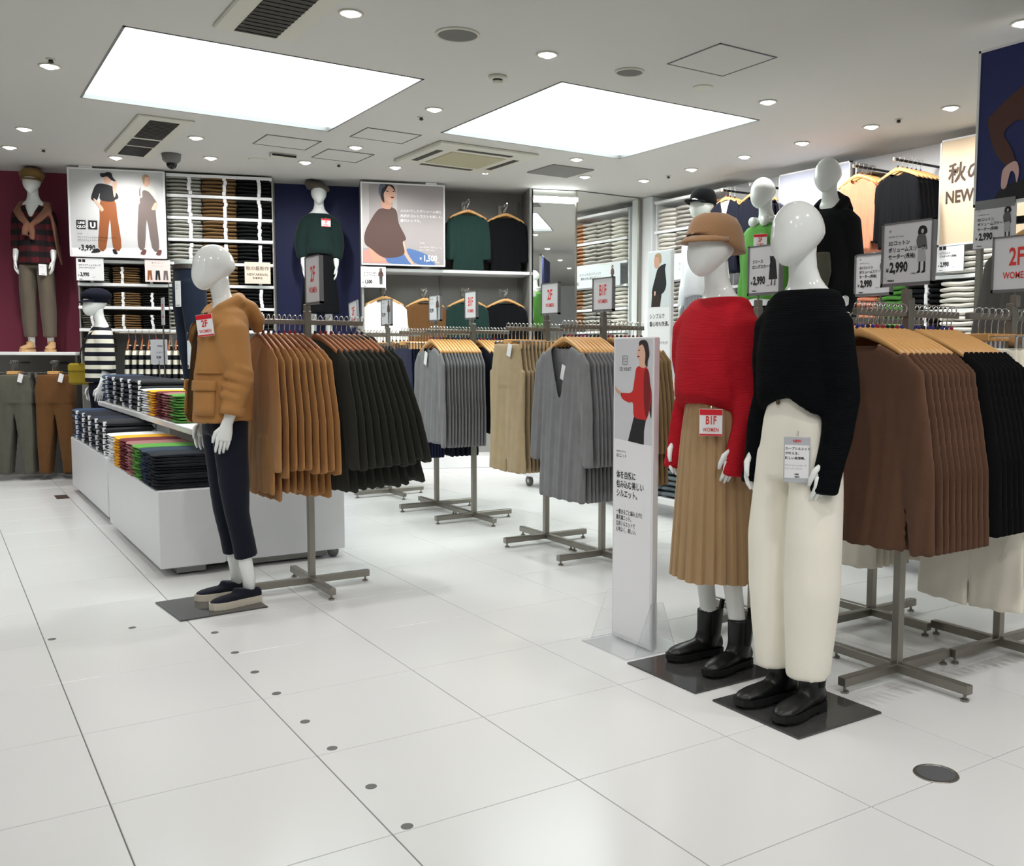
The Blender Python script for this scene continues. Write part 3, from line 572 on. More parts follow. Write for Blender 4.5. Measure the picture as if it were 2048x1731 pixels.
# ------------------------------------------------------------------ right wall fixtures
def rshelf(label, y0, y1, zs, x0=6.63, back=True):
    t = thing('wall_shelving', label, 'shelving', (0, (y0+y1)/2, 0)); b = (y1-y0)/2
    for z in zs: obj('shelf', MB().bev(((x0+6.95)/2, 0, z-.014), (6.95-x0, 2*b, .030), .003), m_shelf, t)
    for s in (-1, 1): obj('side_panel', MB().bb(x0+.03, 6.95, s*b-.008, s*b+.008, .1, 3.02), m_shelf, t)
    return t
rshelf('white wall shelving of folded sweaters beside the corner post', 4.64, 5.86, (3.02, 2.68, 2.40, 2.12, 1.84, 1.56, 1.28))
for z in (2.68, 2.40, 1.84, 1.56, 1.28):
    for y, c, s in ((5.67, 'kwhite', 'white'), (5.36, 'kgrey', 'light grey'), (5.05, 'kgrey', 'light grey'), (4.79, 'kbrown', 'camel')):
        stack('folded_sweater', C[c], (6.79, y, z+.004), 0, 5, (.30, .285, .05), f'{s} folded knit sweater on the shelving by the corner post', 'folded sweater', f'{s} folded sweaters by the post')
def wall_arm(y, z, x1=6.35):
    a = thing('wall_rail', 'black rail arm reaching out of the right wall', 'rail', (6.95, y, z), 0, 'right wall rail arms')
    obj('rail_bar', MB().limb([(0, 0, 0), (x1-6.95, 0, 0)], .011, 8, up=(0, 1, 0)), m_black, a); obj('end_cap', MB().lathe([(.001, -.016), (.016, -.014), (.016, .014), (.001, .016)], 10, (x1-6.95, 0, 0)), m_chrome, a)
for y, z, c, g, s, n in ((4.42, 2.93, 'navy', 'vcard', 'navy zip hoodie', 3), (2.76, 2.91, 'coral', 'sweat', 'coral orange sweatshirt', 4), (2.34, 2.9, 'blackk', 'sweat', 'black crew sweatshirt', 6), (4.02, 2.93, 'navy', 'sweat', 'dark navy pullover hoodie', 3)):
    wall_arm(y, z)
    for k in range(n): hang('hung_sweatshirt', g, C[c], (6.40+.06*k, y, z+.012), random.uniform(-.01, .01), f'{s} hung high on the right wall', 'sweatshirt', f'{s}s on right wall', fit=.06, sy=.73, sz=1.0 if g == 'sweat' else .85)
o = hang('white_tee', 'tee', C['white'], (6.425, 4.425, 2.945), 0, 'white tee shown inside the navy zip hoodie', 'tee', 'white tee in hoodie', sx=.7); o.scale = (.35, .55, .9); o.location.x = 6.405
rshelf('white wall shelving of coral, green, navy and white folded fleece', 1.30, 3.02, (1.94, 1.66, 1.42), 6.66)
rshelf('white wall shelving below the hoodies holding dark folded jeans', 3.06, 4.60, (2.0, 1.72, 1.44), 6.66)
for z in (1.66, 1.42):
    for y, c, s in ((2.86, 'coral', 'coral'), (2.56, 'green', 'green'), (2.26, 'fblack', 'navy black'), (1.92, 'kwhite', 'white'), (1.58, 'kwhite', 'white')):
        stack('folded_fleece', C[c], (6.80, y, z+.004), 0, 5, (.30, .285 if c != 'kwhite' else .31, .046), f'{s} folded fleece on the right wall shelving', 'folded fleece', f'{s} folded fleece', -.2 if c == 'fblack' else None)
for y, c, s in ((1.92, 'kwhite', 'white'), (1.58, 'kwhite', 'white')): stack('folded_fleece', C[c], (6.80, y, 1.944), 0, 4, (.30, .31, .05), f'{s} folded fleece on the right wall shelving', 'folded fleece', f'{s} folded fleece')
for z in (1.72, 1.44):
    for y in (4.38, 3.95, 3.5): stack('folded_jeans', C['denim'], (6.80, y, z+.004), 0, 5, (.30, .33, .044), 'dark blue folded jeans on the right wall shelving', 'folded jeans', 'jeans on right wall', -.2)
for y in (2.93,): stack('folded_fleece', C['camel'], (6.80, y, 2.70), 0, 5, (.30, .2, .045), 'sand coloured folded fleece high beside the coral sweatshirts', 'folded fleece', 'sand fleece'); 
obj('high_shelf', MB().bev((6.8, 2.93, 2.686), (.3, .24, .026), .003), m_shelf, label='short white shelf under the sand coloured folded fleece', cat='shelf')
# ------------------------------------------------------------------ wheeled mannequin platform
t = thing('wheeled_platform', 'long white wheeled platform carrying the sportswear mannequins', 'platform', (4.68, 2.55, 0))
obj('lower_deck', MB().bev((0, 0, .135), (.70, 5.0, .05), .005), m_shelf, t); obj('upper_deck', MB().bev((.02, 0, .735), (.66, 5.0, .04), .005), m_shelf, t)
obj('spine_panel', MB().bb(.10, .13, -2.45, 2.45, .16, .716), m_shelf, t)
for y in (-2.46, -1.2, 0, 1.2, 2.46): obj('divider', MB().bb(-.28, .30, y-.01, y+.01, .16, .716), m_shelf, t)
for x in (-.27, .27):
    for y in (-2.3, 0, 2.42):
        c = obj('caster', MB().limb([(x-.014, y, .05), (x+.014, y, .05)], .05, 16, up=(0, 0, 1)), m_rubber, t, smooth=True); obj('hub', MB().limb([(x-.017, y, .05), (x+.017, y, .05)], .02, 12, up=(0, 0, 1)), m_acw, c); obj('caster_fork', MB().bb(x-.02, x+.02, y-.02, y+.02, .085, .115), m_metal, c)
m_strk = stripes('striped_knit', (120, 128, 132), (78, 88, 94), 60)
for y in (2.02, 2.37, 2.74, 3.08): stack('folded_knit', m_strk, (4.52, y, .162), 0, 7, (.32, .31, .045), 'grey blue striped folded knit low on the wheeled platform', 'folded knit', 'striped knits on wheeled platform')
for y in (4.86,): stack('folded_shirt', C['white'], (4.52, y, .162), 0, 7, (.30, .22, .026), 'white folded shirt at the end of the wheeled platform', 'folded shirt', 'white shirts on wheeled platform')
for k in range(3): obj('shoe_box', MB().bev((4.52, 4.62, .185+.047*k), (.30, .2, .045), .003), M('brown_box', srgb(78, 54, 36), .6), label='small dark brown carton stacked beside the white folded shirts', cat='box', group='brown cartons')

# ------------------------------------------------------------------ mannequins (face -X; f = forward = -x, s = side)
def P(f, s, z): return (-f, s, z)
def body_mesh(back=1.0):
    mb = MB(); n = 28
    rows = [(.86, 0, .05, .075), (.90, -.005, .085, .126), (.97, -.01, .088, .130), (1.05, 0, .080, .112), (1.12, .005, .076, .100), (1.20, .01, .086, .106), (1.28, .015, .096, .114), (1.35, .01, .092, .120), (1.40, 0, .083, .128), (1.435, -.008, .076, .132), (1.462, -.014, .069, .124), (1.482, -.017, .062, .110), (1.50, -.018, .057, .090), (1.516, -.016, .053, .073), (1.54, -.008, .049, .059), (1.575, .002, .047, .050), (1.62, .01, .049, .05), (1.66, .015, .055, .055)]
    mb.loft([[P(fc+rf*cos(2*PI*j/n), rs*sin(2*PI*j/n), z) for j in range(n)] for z, fc, rf, rs in rows])
    vs = []; fs = []; nu, nv = 32, 22                            # egg-shaped faceless head
    for i in range(nv+1):
        th = PI*i/nv; z = cos(th); rr = sin(th)
        for j in range(nu):
            a = 2*PI*j/nu; f, s = rr*cos(a), rr*sin(a); k = max(0, -z)
            s *= 1-.30*k**1.6; f = f*(1-.56*k**1.3) if f < 0 else f*(1-.10*k**2); f2 = f*.103+.03+.048*k**1.2
            vs.append(P(f2, s*.082, 1.692+z*(.110 if z > 0 else .116)))
    for i in range(nv):
        for j in range(nu): fs.append((i*nu+j, i*nu+(j+1) % nu, (i+1)*nu+(j+1) % nu, (i+1)*nu+j))
    mb.add(vs, fs)
    for sd in (-1, 1):
        L = lambda *q: [P(f, sd*s, z) for f, s, z in q]
        mb.limb(L((0, .10, 1.42), (0, .126, 1.385), (-.006, .142, 1.31), (-.022, .160, 1.14), (.005, .168, 1.03), (.035, .172, .945), (.043, .172, .925), (.052, .171, .885), (.06, .169, .85), (.062, .168, .838)),
                [.035, .045, .043, .036, .034, .026, (.02, .028), (.014, .036), (.013, .038), (.009, .034)], 16)
        for k, (df, ln) in enumerate(((.030, .066), (.010, .076), (-.010, .072), (-.029, .058))):   # four fingers, unequal, gently curled
            f0, s0, z0 = .06+df*.95, .169, .852
            mb.limb(L((f0, s0, z0+.012), (f0+.004, s0-.003, z0-ln*.38), (f0+.006, s0-.014, z0-ln*.72), (f0+.004, s0-.028, z0-ln)), [.0095, .0088, .0078, .0055], 8)
        mb.limb(L((.07, .172, .905), (.095, .162, .882), (.104, .153, .855), (.106, .146, .832)), [.011, .0115, .0095, .006], 8)   # thumb
        mb.limb(L((0, .07, .90), (0, .078, .80), (-.004*back, .080, .68), (.004-.018*back, .082, .50), (.002-.034*back, .073+.010*back, .38), (-.006-.046*back, .074+.010*back, .26), (-.02-.055*back, .076+.012*back, .13), (-.02-.055*back, .076+.012*back, .05)), [.06, .062, .056, .042, .039, .036, .033, .028], 16)
    return mb.mesh('mannequin_body', True)
BODY = body_mesh(); BODY_UPRIGHT = body_mesh(0)
def shoe_mesh(kind):
    mb = MB(); h = {'boot': 1.0, 'slip': .8, 'suede': 1.0}[kind]
    st = [(-.082, .014, .075), (-.074, .028, .085), (-.035, .035, .095), (.02, .037, .085), (.07, .043, .074), (.115, .047, .066), (.155, .041, .056), (.178, .024, .046), (.186, .009, .038)]
    n = 14; rings = []
    for f, hw, zt in st:
        zt = .028+(zt-.028)*h*(1.08 if kind == 'boot' else 1); r = []
        for j in range(n):
            a = 2*PI*j/n; r.append(P(f, hw*cos(a)*(1 if sin(a) < 0 else 1), .020+max(0, 0)+(zt-.020)*(.5+.5*sin(a))))
        rings.append(r)
    mb.loft(rings)
    if kind == 'boot': mb.limb([P(.0, 0, .05), P(-.018, 0, .10), P(-.022, 0, .15), P(-.024, 0, .205)], [(.042, .060), (.042, .056), (.046, .058), (.049, .060)], 16)
    elif kind == 'suede': mb.limb([P(-.01, 0, .05), P(-.02, 0, .10)], [(.036, .05), (.038, .05)], 14)
    else: mb.limb([P(.005, 0, .05), P(.0, 0, .078)], [(.036, .07), (.034, .062)], 14)
    return fuse(mb, .0065, 3, 'shoe_upper')
def outline(k=1.0):
    o = [(-.086, 0), (-.08, .022), (-.05, .036), (0, .037), (.05, .042), (.10, .050), (.145, .047), (.178, .03), (.192, 0)]
    return [P(f, s*k, 0)[:2] for f, s in o] + [P(f, -s*k, 0)[:2] for f, s in o[-2:0:-1]]
SH = {k: shoe_mesh(k) for k in ('boot', 'slip', 'suede')}
SOLE = {'boot': MB().slab(outline(1.02), .012, .034), 'slip': MB().slab(outline(1.04), 0, .034), 'suede': MB().slab(outline(1.02), 0, .026)}
m_leather = M('black_leather', srgb(20, 21, 22), .34, bump=.12, bscale=40, spec=.5); m_sole = M('black_sole', srgb(16, 16, 17), .7); m_rubw = M('cream_rubber', srgb(214, 206, 190), .6); m_canvas = cloth('navy_canvas', (26, 28, 40), .85); m_suede = cloth('tan_suede', (196, 158, 112), .9)
def shoes(t, kind, spread=.09, dz=0, back=.055):
    um, sm = {'boot': (m_leather, m_sole), 'slip': (m_canvas, m_rubw), 'suede': (m_suede, m_suede)}[kind]
    for sd in (-1, 1):
        b = obj({'boot': 'ankle_boot', 'slip': 'slip_on_shoe', 'suede': 'suede_shoe'}[kind], SH[kind], um, t, P(-back, sd*spread, dz), sd*-.12)
        obj('sole', SOLE[kind], sm, b)
        if kind == 'boot':
            obj('heel', MB().slab([P(f, s, 0)[:2] for f, s in ((-.085, -.02), (-.085, .02), (-.06, .035), (-.012, .036), (-.012, -.036), (-.06, -.035))], 0, .014), sm, b); obj('tread', MB().slab([P(f, s, 0)[:2] for f, s in ((.05, -.04), (.05, .04), (.12, .047), (.17, .03), (.17, -.03), (.12, -.047))], 0, .014), sm, b)
            obj('pull_tab', MB().limb([P(-.078, 0, .17), P(-.086, 0, .215), P(-.090, 0, .235), P(-.082, 0, .235), P(-.076, 0, .20)], [(.012, .003)]*5, 6), m_sole, b)
            for q in (-1, 1): obj('elastic_gusset', MB().limb([P(-.015, q*.042, .10), P(-.02, q*.046, .195)], [(.004, .014), (.004, .022)], 8, up=(0, 1, 0)), m_sole, b)
def ringz(z, fc, rf, rs, n=32, p=2.3, wob=0, k=0, ph=0):
    r = []
    for j in range(n):
        a = 2*PI*j/n; ca, sa = cos(a), sin(a); q = 1+wob*sin(k*a+ph)
        r.append(P(fc+q*rf*math.copysign(abs(ca)**(2/p), ca), q*rs*math.copysign(abs(sa)**(2/p), sa), z))
    return r
def worn_top(name, rows, sleeve=None, rr=None, voxel=.011, it=5, seed=0, amp=.003, extra=None, cut=None, lift=0):
    rg = [ringz(z, fc, rf*.93, rs*(.76+.16*min(1, max(0, (z-1.38)/.06)))) for z, fc, rf, rs in rows]
    for k in (-1, -2):                                            # front hem pulled up
        if lift: rg[k] = [(x, y, z+lift*max(0, -x/.12)*max(0, 1-(y/.15)**2)) for x, y, z in rg[k]]
    mb = MB().loft(rg)
    if sleeve:
        for sd in (-1, 1): mb.limb([P(f, sd*s*.68, z) for f, s, z in sleeve], [q*.92 for q in rr], 18)
    if extra: extra(mb)
    def d(a):
        g = np.clip((1.42-a[:, 2])/.45, 0, 1)
        return amp*(.15+g)*(np.sin(a[:, 2]*24+4*np.sin(a[:, 1]*9+seed)+seed)*.7+np.sin(a[:, 1]*30+a[:, 0]*20+seed)+.7*np.sin(a[:, 2]*11+a[:, 0]*16+seed*2))
    return fuse(mb, voxel, it, name, d, cut)
def worn_legs(name, hip, leg, seed=0, amp=.003, voxel=.011, back=.06):
    """hip rows (z, fc, rf, rs); leg rows (z, f, s, ra, rb)"""
    mb = MB().loft([ringz(z, fc, rf*.90, rs*.80) for z, fc, rf, rs in hip])
    for sd in (-1, 1): mb.limb([P(f-back*min(1, max(0, (.85-z)/.6)), sd*s*.9, z) for z, f, s, ra, rb in leg], [(ra*.78, rb*.86) for z, f, s, ra, rb in leg], 20)
    return fuse(mb, voxel, 4, name, lambda a: amp*(np.sin(a[:, 1]*26+a[:, 0]*14+seed+np.sin(a[:, 2]*6))+.5*np.sin(a[:, 2]*17+a[:, 1]*8+seed)))
def pleated(name, z0, z1, r0, r1, n=30, hf=.85, fc=-.005, dep0=.003, dep1=.018, lean=0):
    rings = []; m = n*4
    for z in np.linspace(z0, z1, 14):
        k = (z0-z)/(z0-z1); r = []; prof = r0+(r1-r0)*k**.5
        for j in range(m):
            a = 2*PI*j/m; q = j % 4; dd = (dep0+(dep1-dep0)*k)*(0, .85, 1.0, .25)[q]; rr = prof+dd-.5*dep1*k; da = (0, -.015, .02, .03)[q]*k
            r.append(P(fc+(rr*hf)*cos(a+da)+lean*k, rr*sin(a+da), z+.004*sin(5*a)*k))
        rings.append(r)
    return MB().loft(rings, cap=True).mesh(name)
def tag_card(parent, pos, ang, floor='2F', size=(.085, .105), red=True, tilt=0):
    """hanging floor tag; ang = angle from straight ahead round to the figure's left (-Y)"""
    g = bpy.data.objects.new('floor_tag', MB().bev((0, 0, 0), (.004, size[0], size[1]), .001).mesh('floor_tag')); COL.objects.link(g); g.data.materials.append(m_cardw)
    g.parent = parent; g.location = pos; g.rotation_euler = (tilt, 0, ang); g['label'] = f'white and red tag printed {floor} WOMEN'
    w2, h2 = size[0]/2, size[1]/2
    obj('red_band', MB().bb(-.003, -.0022, -w2+.001, w2-.001, h2*.55, h2-.001), m_red, g); obj('red_edge', MB().bb(-.003, -.0022, -w2+.001, w2-.001, -h2+.001, -h2*.85), m_red, g)
    obj('lettering', letters([(floor, 0, -h2*.12, h2*.85, .62 if len(floor) > 2 else .75, .0012, 'CENTER'), ('WOMEN', 0, -h2*.68, h2*.42, .72, .0003, 'CENTER')], -.0032), m_redp, g)
    obj('pin', MB().limb([(0, 0, h2), (.004, 0, h2+.012)], .0025, 6), m_chrome, g)
    return g
def mannequin(label, loc, rz=0, scale=1.0, plate=True, dx=0, body=None):
    t = thing('mannequin', label, 'mannequin', loc, rz); t.scale = (scale,)*3
    obj('body', body or BODY, m_gloss, t)
    if plate: obj('base_plate', MB().bev((dx, 0, -.004), (.425, .425, .007), .001), m_plate, t)
    return t
SLV = ((0, .13, 1.415), (0, .19, 1.37), (-.008, .225, 1.25), (-.022, .25, 1.12), (.012, .26, 1.0), (.04, .262, .90))

# --- black sweater, cream trousers
t = mannequin('white mannequin in black sweater and cream curved trousers', (2.178, -.545, .008), dx=.015, body=BODY_UPRIGHT)
rows = [(1.500, -.018, .064, .118), (1.488, -.018, .080, .146), (1.45, -.012, .098, .174), (1.36, 0, .122, .208), (1.27, .004, .137, .212), (1.18, .0, .142, .205), (1.10, -.002, .146, .202), (1.06, -.002, .140, .196)]
obj('sweater', worn_top('black_sweater', rows, SLV[:-1]+((.035, .258, .92), (.056, .252, .80)), [.07, .085, .075, .064, .056, .052, .052], seed=1, lift=.07), M('black_rib', srgb(10, 12, 15), .95, spec=.12, wave=('Z', 55, .4, .35), var=.1), t)
hip = [(1.135, .0, .100, .130), (1.12, .0, .106, .136), (1.05, -.004, .122, .168), (.95, -.01, .135, .190), (.84, -.005, .13, .19)]
leg = [(.93, -.004, .09, .095, .125), (.80, .0, .095, .105, .128), (.62, .006, .100, .116, .132), (.45, .004, .100, .114, .126), (.28, -.002, .092, .100, .112), (.135, -.004, .084, .090, .100)]
tr = obj('trousers', worn_legs('cream_trousers', hip, leg, 2, .0022, back=-.012), cloth('cream_jersey', (246, 242, 228), .8, .02, .12, 60), t)
obj('button', MB().lathe([(.001, 0), (.009, 0), (.009, .004), (.001, .005)], 12), M('horn_button', srgb(86, 70, 56), .4), tr, P(.108, -.0, 1.108)).rotation_euler = (0, -PI/2, 0)
shoes(t, 'boot', .076, back=.0)
g = bpy.data.objects.new('swing_tag', MB().bev((0, 0, 0), (.004, .088, .155), .0015).mesh('swing_tag')); COL.objects.link(g); g.data.materials.append(M('tag_grey', srgb(186, 188, 194), .5)); g.parent = t; g.location = P(.126, -.108, .918); g.rotation_euler = (0, 0, rad(38)); g['label'] = 'grey and white product tag with Japanese text'
obj('white_panel', MB().bb(-.003, -.0022, -.040, .040, -.062, .050), m_cardw, g)
obj('lettering', letters([('カーブシルエット', -.039, .034, .0105, 1, .0003), ('が叶える、', -.039, .018, .0105, 1, .0003), ('新しい曲線美。', -.039, .002, .0105, 1, .0003), ('ワイドフィットカーブ', -.039, -.022, .0072), ('ジャージーパンツ', -.039, -.033, .0072), ('UNI', -.006, -.052, .0075, 1, .0005), ('QLO', -.006, -.060, .0075, 1, .0005)], -.0032), m_print, g)
obj('red_print', letters([('NEW', 0, .060, .012, 1, .0004, 'CENTER')], -.0032), m_redp, g)
obj('pin', MB().limb([(0, 0, .08), (.006, 0, .096)], .0025, 6), m_chrome, g)

# --- red sweater, pleated skirt, wool cap
t = mannequin('white mannequin in red sweater, tan pleated skirt and wool cap', (2.243, -.03, .008), dx=-.055)
rows = [(1.498, -.018, .064, .120), (1.486, -.018, .082, .150), (1.448, -.01, .104, .180), (1.35, 0, .130, .222), (1.26, .004, .148, .218), (1.17, .008, .158, .212), (1.10, .010, .156, .206), (1.055, .006, .136, .186), (1.04, .004, .118, .16)]
obj('sweater', worn_top('red_sweater', rows, SLV[:-1]+((.035, .258, .93), (.056, .252, .805)), [.085, .10, .088, .066, .056, .052, .052], seed=4, amp=.0038, lift=.05), M('red_rib', srgb(182, 20, 36), .85, spec=.25, wave=('Z', 70, .3, .45), var=.1), t)
m_pleat = cloth('tan_pleat', (166, 136, 100), .75, .06, .1, 60)
obj('pleated_skirt', pleated('pleated_skirt', 1.13, .372, .108, .186, 23), m_pleat, t)
shoes(t, 'boot', .095)
def cap_wool(t, mat, name='wool_cap'):
    rings = []; n = 36
    for z, rf, rs, fc in ((1.828, .02, .018, .018), (1.822, .06, .052, .018), (1.806, .092, .078, .016), (1.775, .112, .093, .014), (1.745, .122, .100, .012), (1.715, .127, .103, .010), (1.688, .129, .104, .007)):
        rings.append([P(fc+rf*cos(2*PI*j/n), rs*sin(2*PI*j/n), z+(.052*max(-.3, cos(2*PI*j/n)) if z < 1.7 else (.022*cos(2*PI*j/n) if z < 1.73 else 0))) for j in range(n)])
    inner = [[P(.95*(-x), .95*y, z) for x, y, z in rings[-1]]]
    c = obj(name, MB().loft(rings+inner, cap=True), mat, t, smooth=True)
    br = []                                                     # short brim
    for k in range(7):
        a = rad(-78+26*k); ca, sa = cos(a), sin(a); e = .036*max(0, cos(a*.95)); br.append([P(.007+.112*ca, .092*sa, 1.742), P(.007+(.128+e)*ca, (.104+e*.6)*sa, 1.716-.006*ca), P(.007+(.128+e)*ca, (.104+e*.6)*sa, 1.708-.006*ca), P(.007+.112*ca, .092*sa, 1.726)])
    obj('brim', MB().loft(br), mat, c, smooth=True); return c
cap_wool(t, cloth('tan_felt', (164, 124, 88), .95, .06, .4, 200, .4))
tag_card(t, P(.120, -.112, 1.01), rad(46), 'B1F', (.088, .104))

# --- caramel hooded jacket, navy trousers
t = mannequin('white mannequin in open caramel hooded jacket and navy trousers', (.85, 2.075, .008), .08, dx=-.088)
JR = [(1.490, -.02, .07, .115), (1.472, -.016, .092, .158), (1.43, -.01, .112, .190), (1.32, .005, .138, .205), (1.2, .01, .148, .208), (1.08, .014, .156, .215), (.98, .016, .162, .222), (.925, .016, .160, .220)]
def hood(mb):
    mb.limb([P(.085, -.05, 1.435), P(.03, -.088, 1.485), P(-.06, -.075, 1.525), P(-.092, 0, 1.54), P(-.06, .075, 1.525), P(.03, .088, 1.485), P(.085, .05, 1.435)], [.018, .028, .034, .036, .034, .028, .018], 12, up=(0, 0, 1))
    mb.limb([P(-.07, 0, 1.535), P(-.13, 0, 1.495), P(-.175, 0, 1.43), P(-.185, 0, 1.37)], [(.085, .03), (.105, .045), (.085, .04), (.03, .02)], 14)
    for sd in (-1, 1):
        for f, ss, z, r in ((-.026, .172, 1.185, .074), (-.020, .174, 1.135, .076), (-.008, .176, 1.085, .072), (.006, .177, 1.045, .068)): mb.limb([P(f, sd*ss, z+.010), P(f+.008, sd*ss, z-.010)], [r, r*.94], 16)
        mb.limb([P(.06, sd*.07, 1.46), P(.115, sd*.065, 1.40), P(.135, sd*.06, 1.32)], [(.035, .012), (.045, .014), (.02, .01)], 10)
jk = worn_top('caramel_jacket', JR, ((0, .13, 1.415), (0, .195, 1.37), (-.012, .235, 1.25), (-.028, .252, 1.13), (-.008, .258, 1.06), (.016, .26, .99)), [.078, .092, .082, .070, .066, .062], seed=9, amp=.0052, extra=hood, voxel=.010, it=3, cut=lambda c: (c.x < -.03 and abs(c.y-.02) < .035+.03*max(0, (c.z-1.3)/.15) and c.z < 1.46))
J = obj('hooded_jacket', jk, cloth('caramel_twill', (176, 126, 72), .7, .08, .2, 30), t)
def jprof(z):
    zs = [q[0] for q in JR][::-1]; return [np.interp(z, zs, [q[i]*k for q in JR][::-1]) for i, k in ((1, 1), (2, .93), (3, .78))]
def wrap(z0, z1, a0, a1, off, th, nz=5, na=7):                    # cloth panel following the jacket body
    ro = []; mb = MB(); vs = []; fs = []
    for lay in (off, off+th):
        for i in range(nz):
            z = z0+(z1-z0)*i/(nz-1); fc, rf, rs = jprof(z)
            for j in range(na):
                a = rad(a0+(a1-a0)*j/(na-1)); ca, sa = cos(a), sin(a)
                vs.append(P(fc+(rf+lay)*math.copysign(abs(ca)**.87, ca), -(rs+lay)*math.copysign(abs(sa)**.87, sa), z))
    n = nz*na; q = lambda i, j, l=0: l*n+i*na+j
    for i in range(nz-1):
        for j in range(na-1): fs += [(q(i, j), q(i, j+1), q(i+1, j+1), q(i+1, j)), (q(i, j, 1), q(i+1, j, 1), q(i+1, j+1, 1), q(i, j+1, 1))]
    for i in range(nz-1): fs += [(q(i, 0), q(i+1, 0), q(i+1, 0, 1), q(i, 0, 1)), (q(i, na-1), q(i, na-1, 1), q(i+1, na-1, 1), q(i+1, na-1))]
    for j in range(na-1): fs += [(q(0, j), q(0, j, 1), q(0, j+1, 1), q(0, j+1)), (q(nz-1, j), q(nz-1, j+1), q(nz-1, j+1, 1), q(nz-1, j, 1))]
    return mb.add(vs, fs)
mj = MATS['caramel_twill']
for sg, nm in ((1, 'a'), (-1, 'b')):
    obj('pocket', wrap(.965, 1.11, 18*sg, 62*sg, .002, .012), mj, J, smooth=True); obj('pocket_flap', wrap(1.085, 1.135, 16*sg, 64*sg, .008, .014), mj, J, smooth=True)
obj('waist_seam', wrap(1.168, 1.176, 14, 75, .003, .004, 2, 9), mj, J, smooth=True)
for sd in (-1, 1): obj('sleeve_cuff', MB().limb([P(.012, sd*.177, 1.01), P(.022, sd*.178, .965)], [(.056, .058), (.058, .060)], 18, cap=True), mj, J, smooth=True)
for z in (1.36, 1.2, 1.05): obj('snap_button', MB().lathe([(.001, 0), (.009, 0), (.009, .003), (.001, .004)], 10), m_metal, J, P(.146, .066, z)).rotation_euler = (0, -PI/2, 0)
obj('dark_top', worn_top('dark_top', [(1.452, -.014, .085, .12), (1.42, -.005, .098, .16), (1.3, .012, .118, .16), (1.1, .006, .115, .16), (.95, 0, .12, .165)], it=3, amp=.001), C['blackk'], t)
hip = [(1.04, .0, .10, .145), (.95, -.008, .116, .172), (.86, -.004, .112, .165)]
leg = [(.93, -.002, .085, .085, .105), (.80, .0, .09, .088, .098), (.62, .008, .092, .078, .086), (.46, .012, .092, .070, .072), (.32, .0, .093, .068, .070), (.235, -.006, .094, .066, .070)]
obj('trousers', worn_legs('navy_trousers', hip, leg, 5, .0022), cloth('navy_denim', (18, 22, 36), .85, .15, .2, 120), t)
shoes(t, 'slip', .092)
tag_card(t, P(.122, -.128, 1.40), rad(44), '2F', (.083, .105), tilt=-.12)

# --- plaid shirt mannequin on the berry wall platform
p = bw(.24, -.16, 1.271)
t = mannequin('white mannequin in plaid shirt with brown sweater over the shoulders', tuple(p), BYAW, .99, False)
rows = [(1.478, -.018, .066, .085), (1.45, -.014, .09, .155), (1.40, -.005, .115, .188), (1.28, .008, .132, .185), (1.12, .008, .13, .178), (1.0, .004, .14, .196), (.90, 0, .145, .205), (.87, 0, .143, .203)]
obj('plaid_shirt', worn_top('plaid_shirt', rows, SLV[:4]+((.0, .26, 1.02),), [.07, .08, .07, .058, .054], seed=3, cut=lambda c: (c.x < -.05 and abs(c.y) < .05*(c.z-1.33)/.12 and c.z > 1.33)), stripes('plaid', (34, 26, 28), (86, 30, 36), 9, .5, 'Z', True, (22, 20, 24)), t)
m_shawl = cloth('cocoa_knit', (134, 92, 74), .9, .08, .4, 120)
def shawl(mb):
    for sd in (-1, 1): mb.limb([P(-.06, sd*.05, 1.50), P(-.02, sd*.13, 1.475), P(.06, sd*.155, 1.40), P(.12, sd*.10, 1.32), P(.145, sd*.03, 1.27)], [(.05, .025), (.075, .03), (.07, .025), (.045, .025), (.03, .03)], 14)
    mb.limb([P(.15, .02, 1.28), P(.165, .05, 1.22), P(.165, .065, 1.15)], [.035, .036, .034], 12); mb.limb([P(.15, -.01, 1.27), P(.16, -.03, 1.19), P(.155, -.02, 1.11)], [.03, .033, .032], 12)
    mb.limb([P(-.05, -.10, 1.45), P(-.03, -.20, 1.40), P(.02, -.245, 1.25), P(.0, -.27, 1.05), P(-.02, -.30, .88)], [(.04, .08), (.03, .09), (.025, .08), (.02, .06), (.012, .02)], 14)
mb = MB(); shawl(mb); mb.v = [(x, y*.78, z) for x, y, z in mb.v]; obj('shoulder_sweater', fuse(mb, .011, 4, 'shoulder_sweater'), m_shawl, t)
hip = [(1.0, .0, .115, .16), (.93, -.006, .125, .185), (.84, -.004, .125, .185)]
leg = [(.92, -.002, .088, .092, .118), (.78, .0, .095, .10, .118), (.6, .004, .10, .10, .112), (.4, .0, .10, .092, .104), (.15, -.004, .098, .078, .09)]
obj('trousers', worn_legs('grey_trousers', hip, leg, 8, .003), cloth('grey_brown_twill', (104, 94, 82), .85, .08), t)
shoes(t, 'suede', .10); 
g = obj('swing_tag', MB().bev((0, 0, 0), (.003, .07, .11), .001), m_cardw, t, P(.118, -.09, .82), .35, label='white paper tag clipped to trousers'); obj('lettering', letters([('ワイドフィット', -.028, .03, .007), ('カーブパンツ', -.028, .018, .007), ('UNIQLO', -.012, -.045, .007, 1, .0004)], -.0025), m_print, g)
m_oatfelt = cloth('mustard_felt', (138, 110, 66), .95, .06, .3, 160)
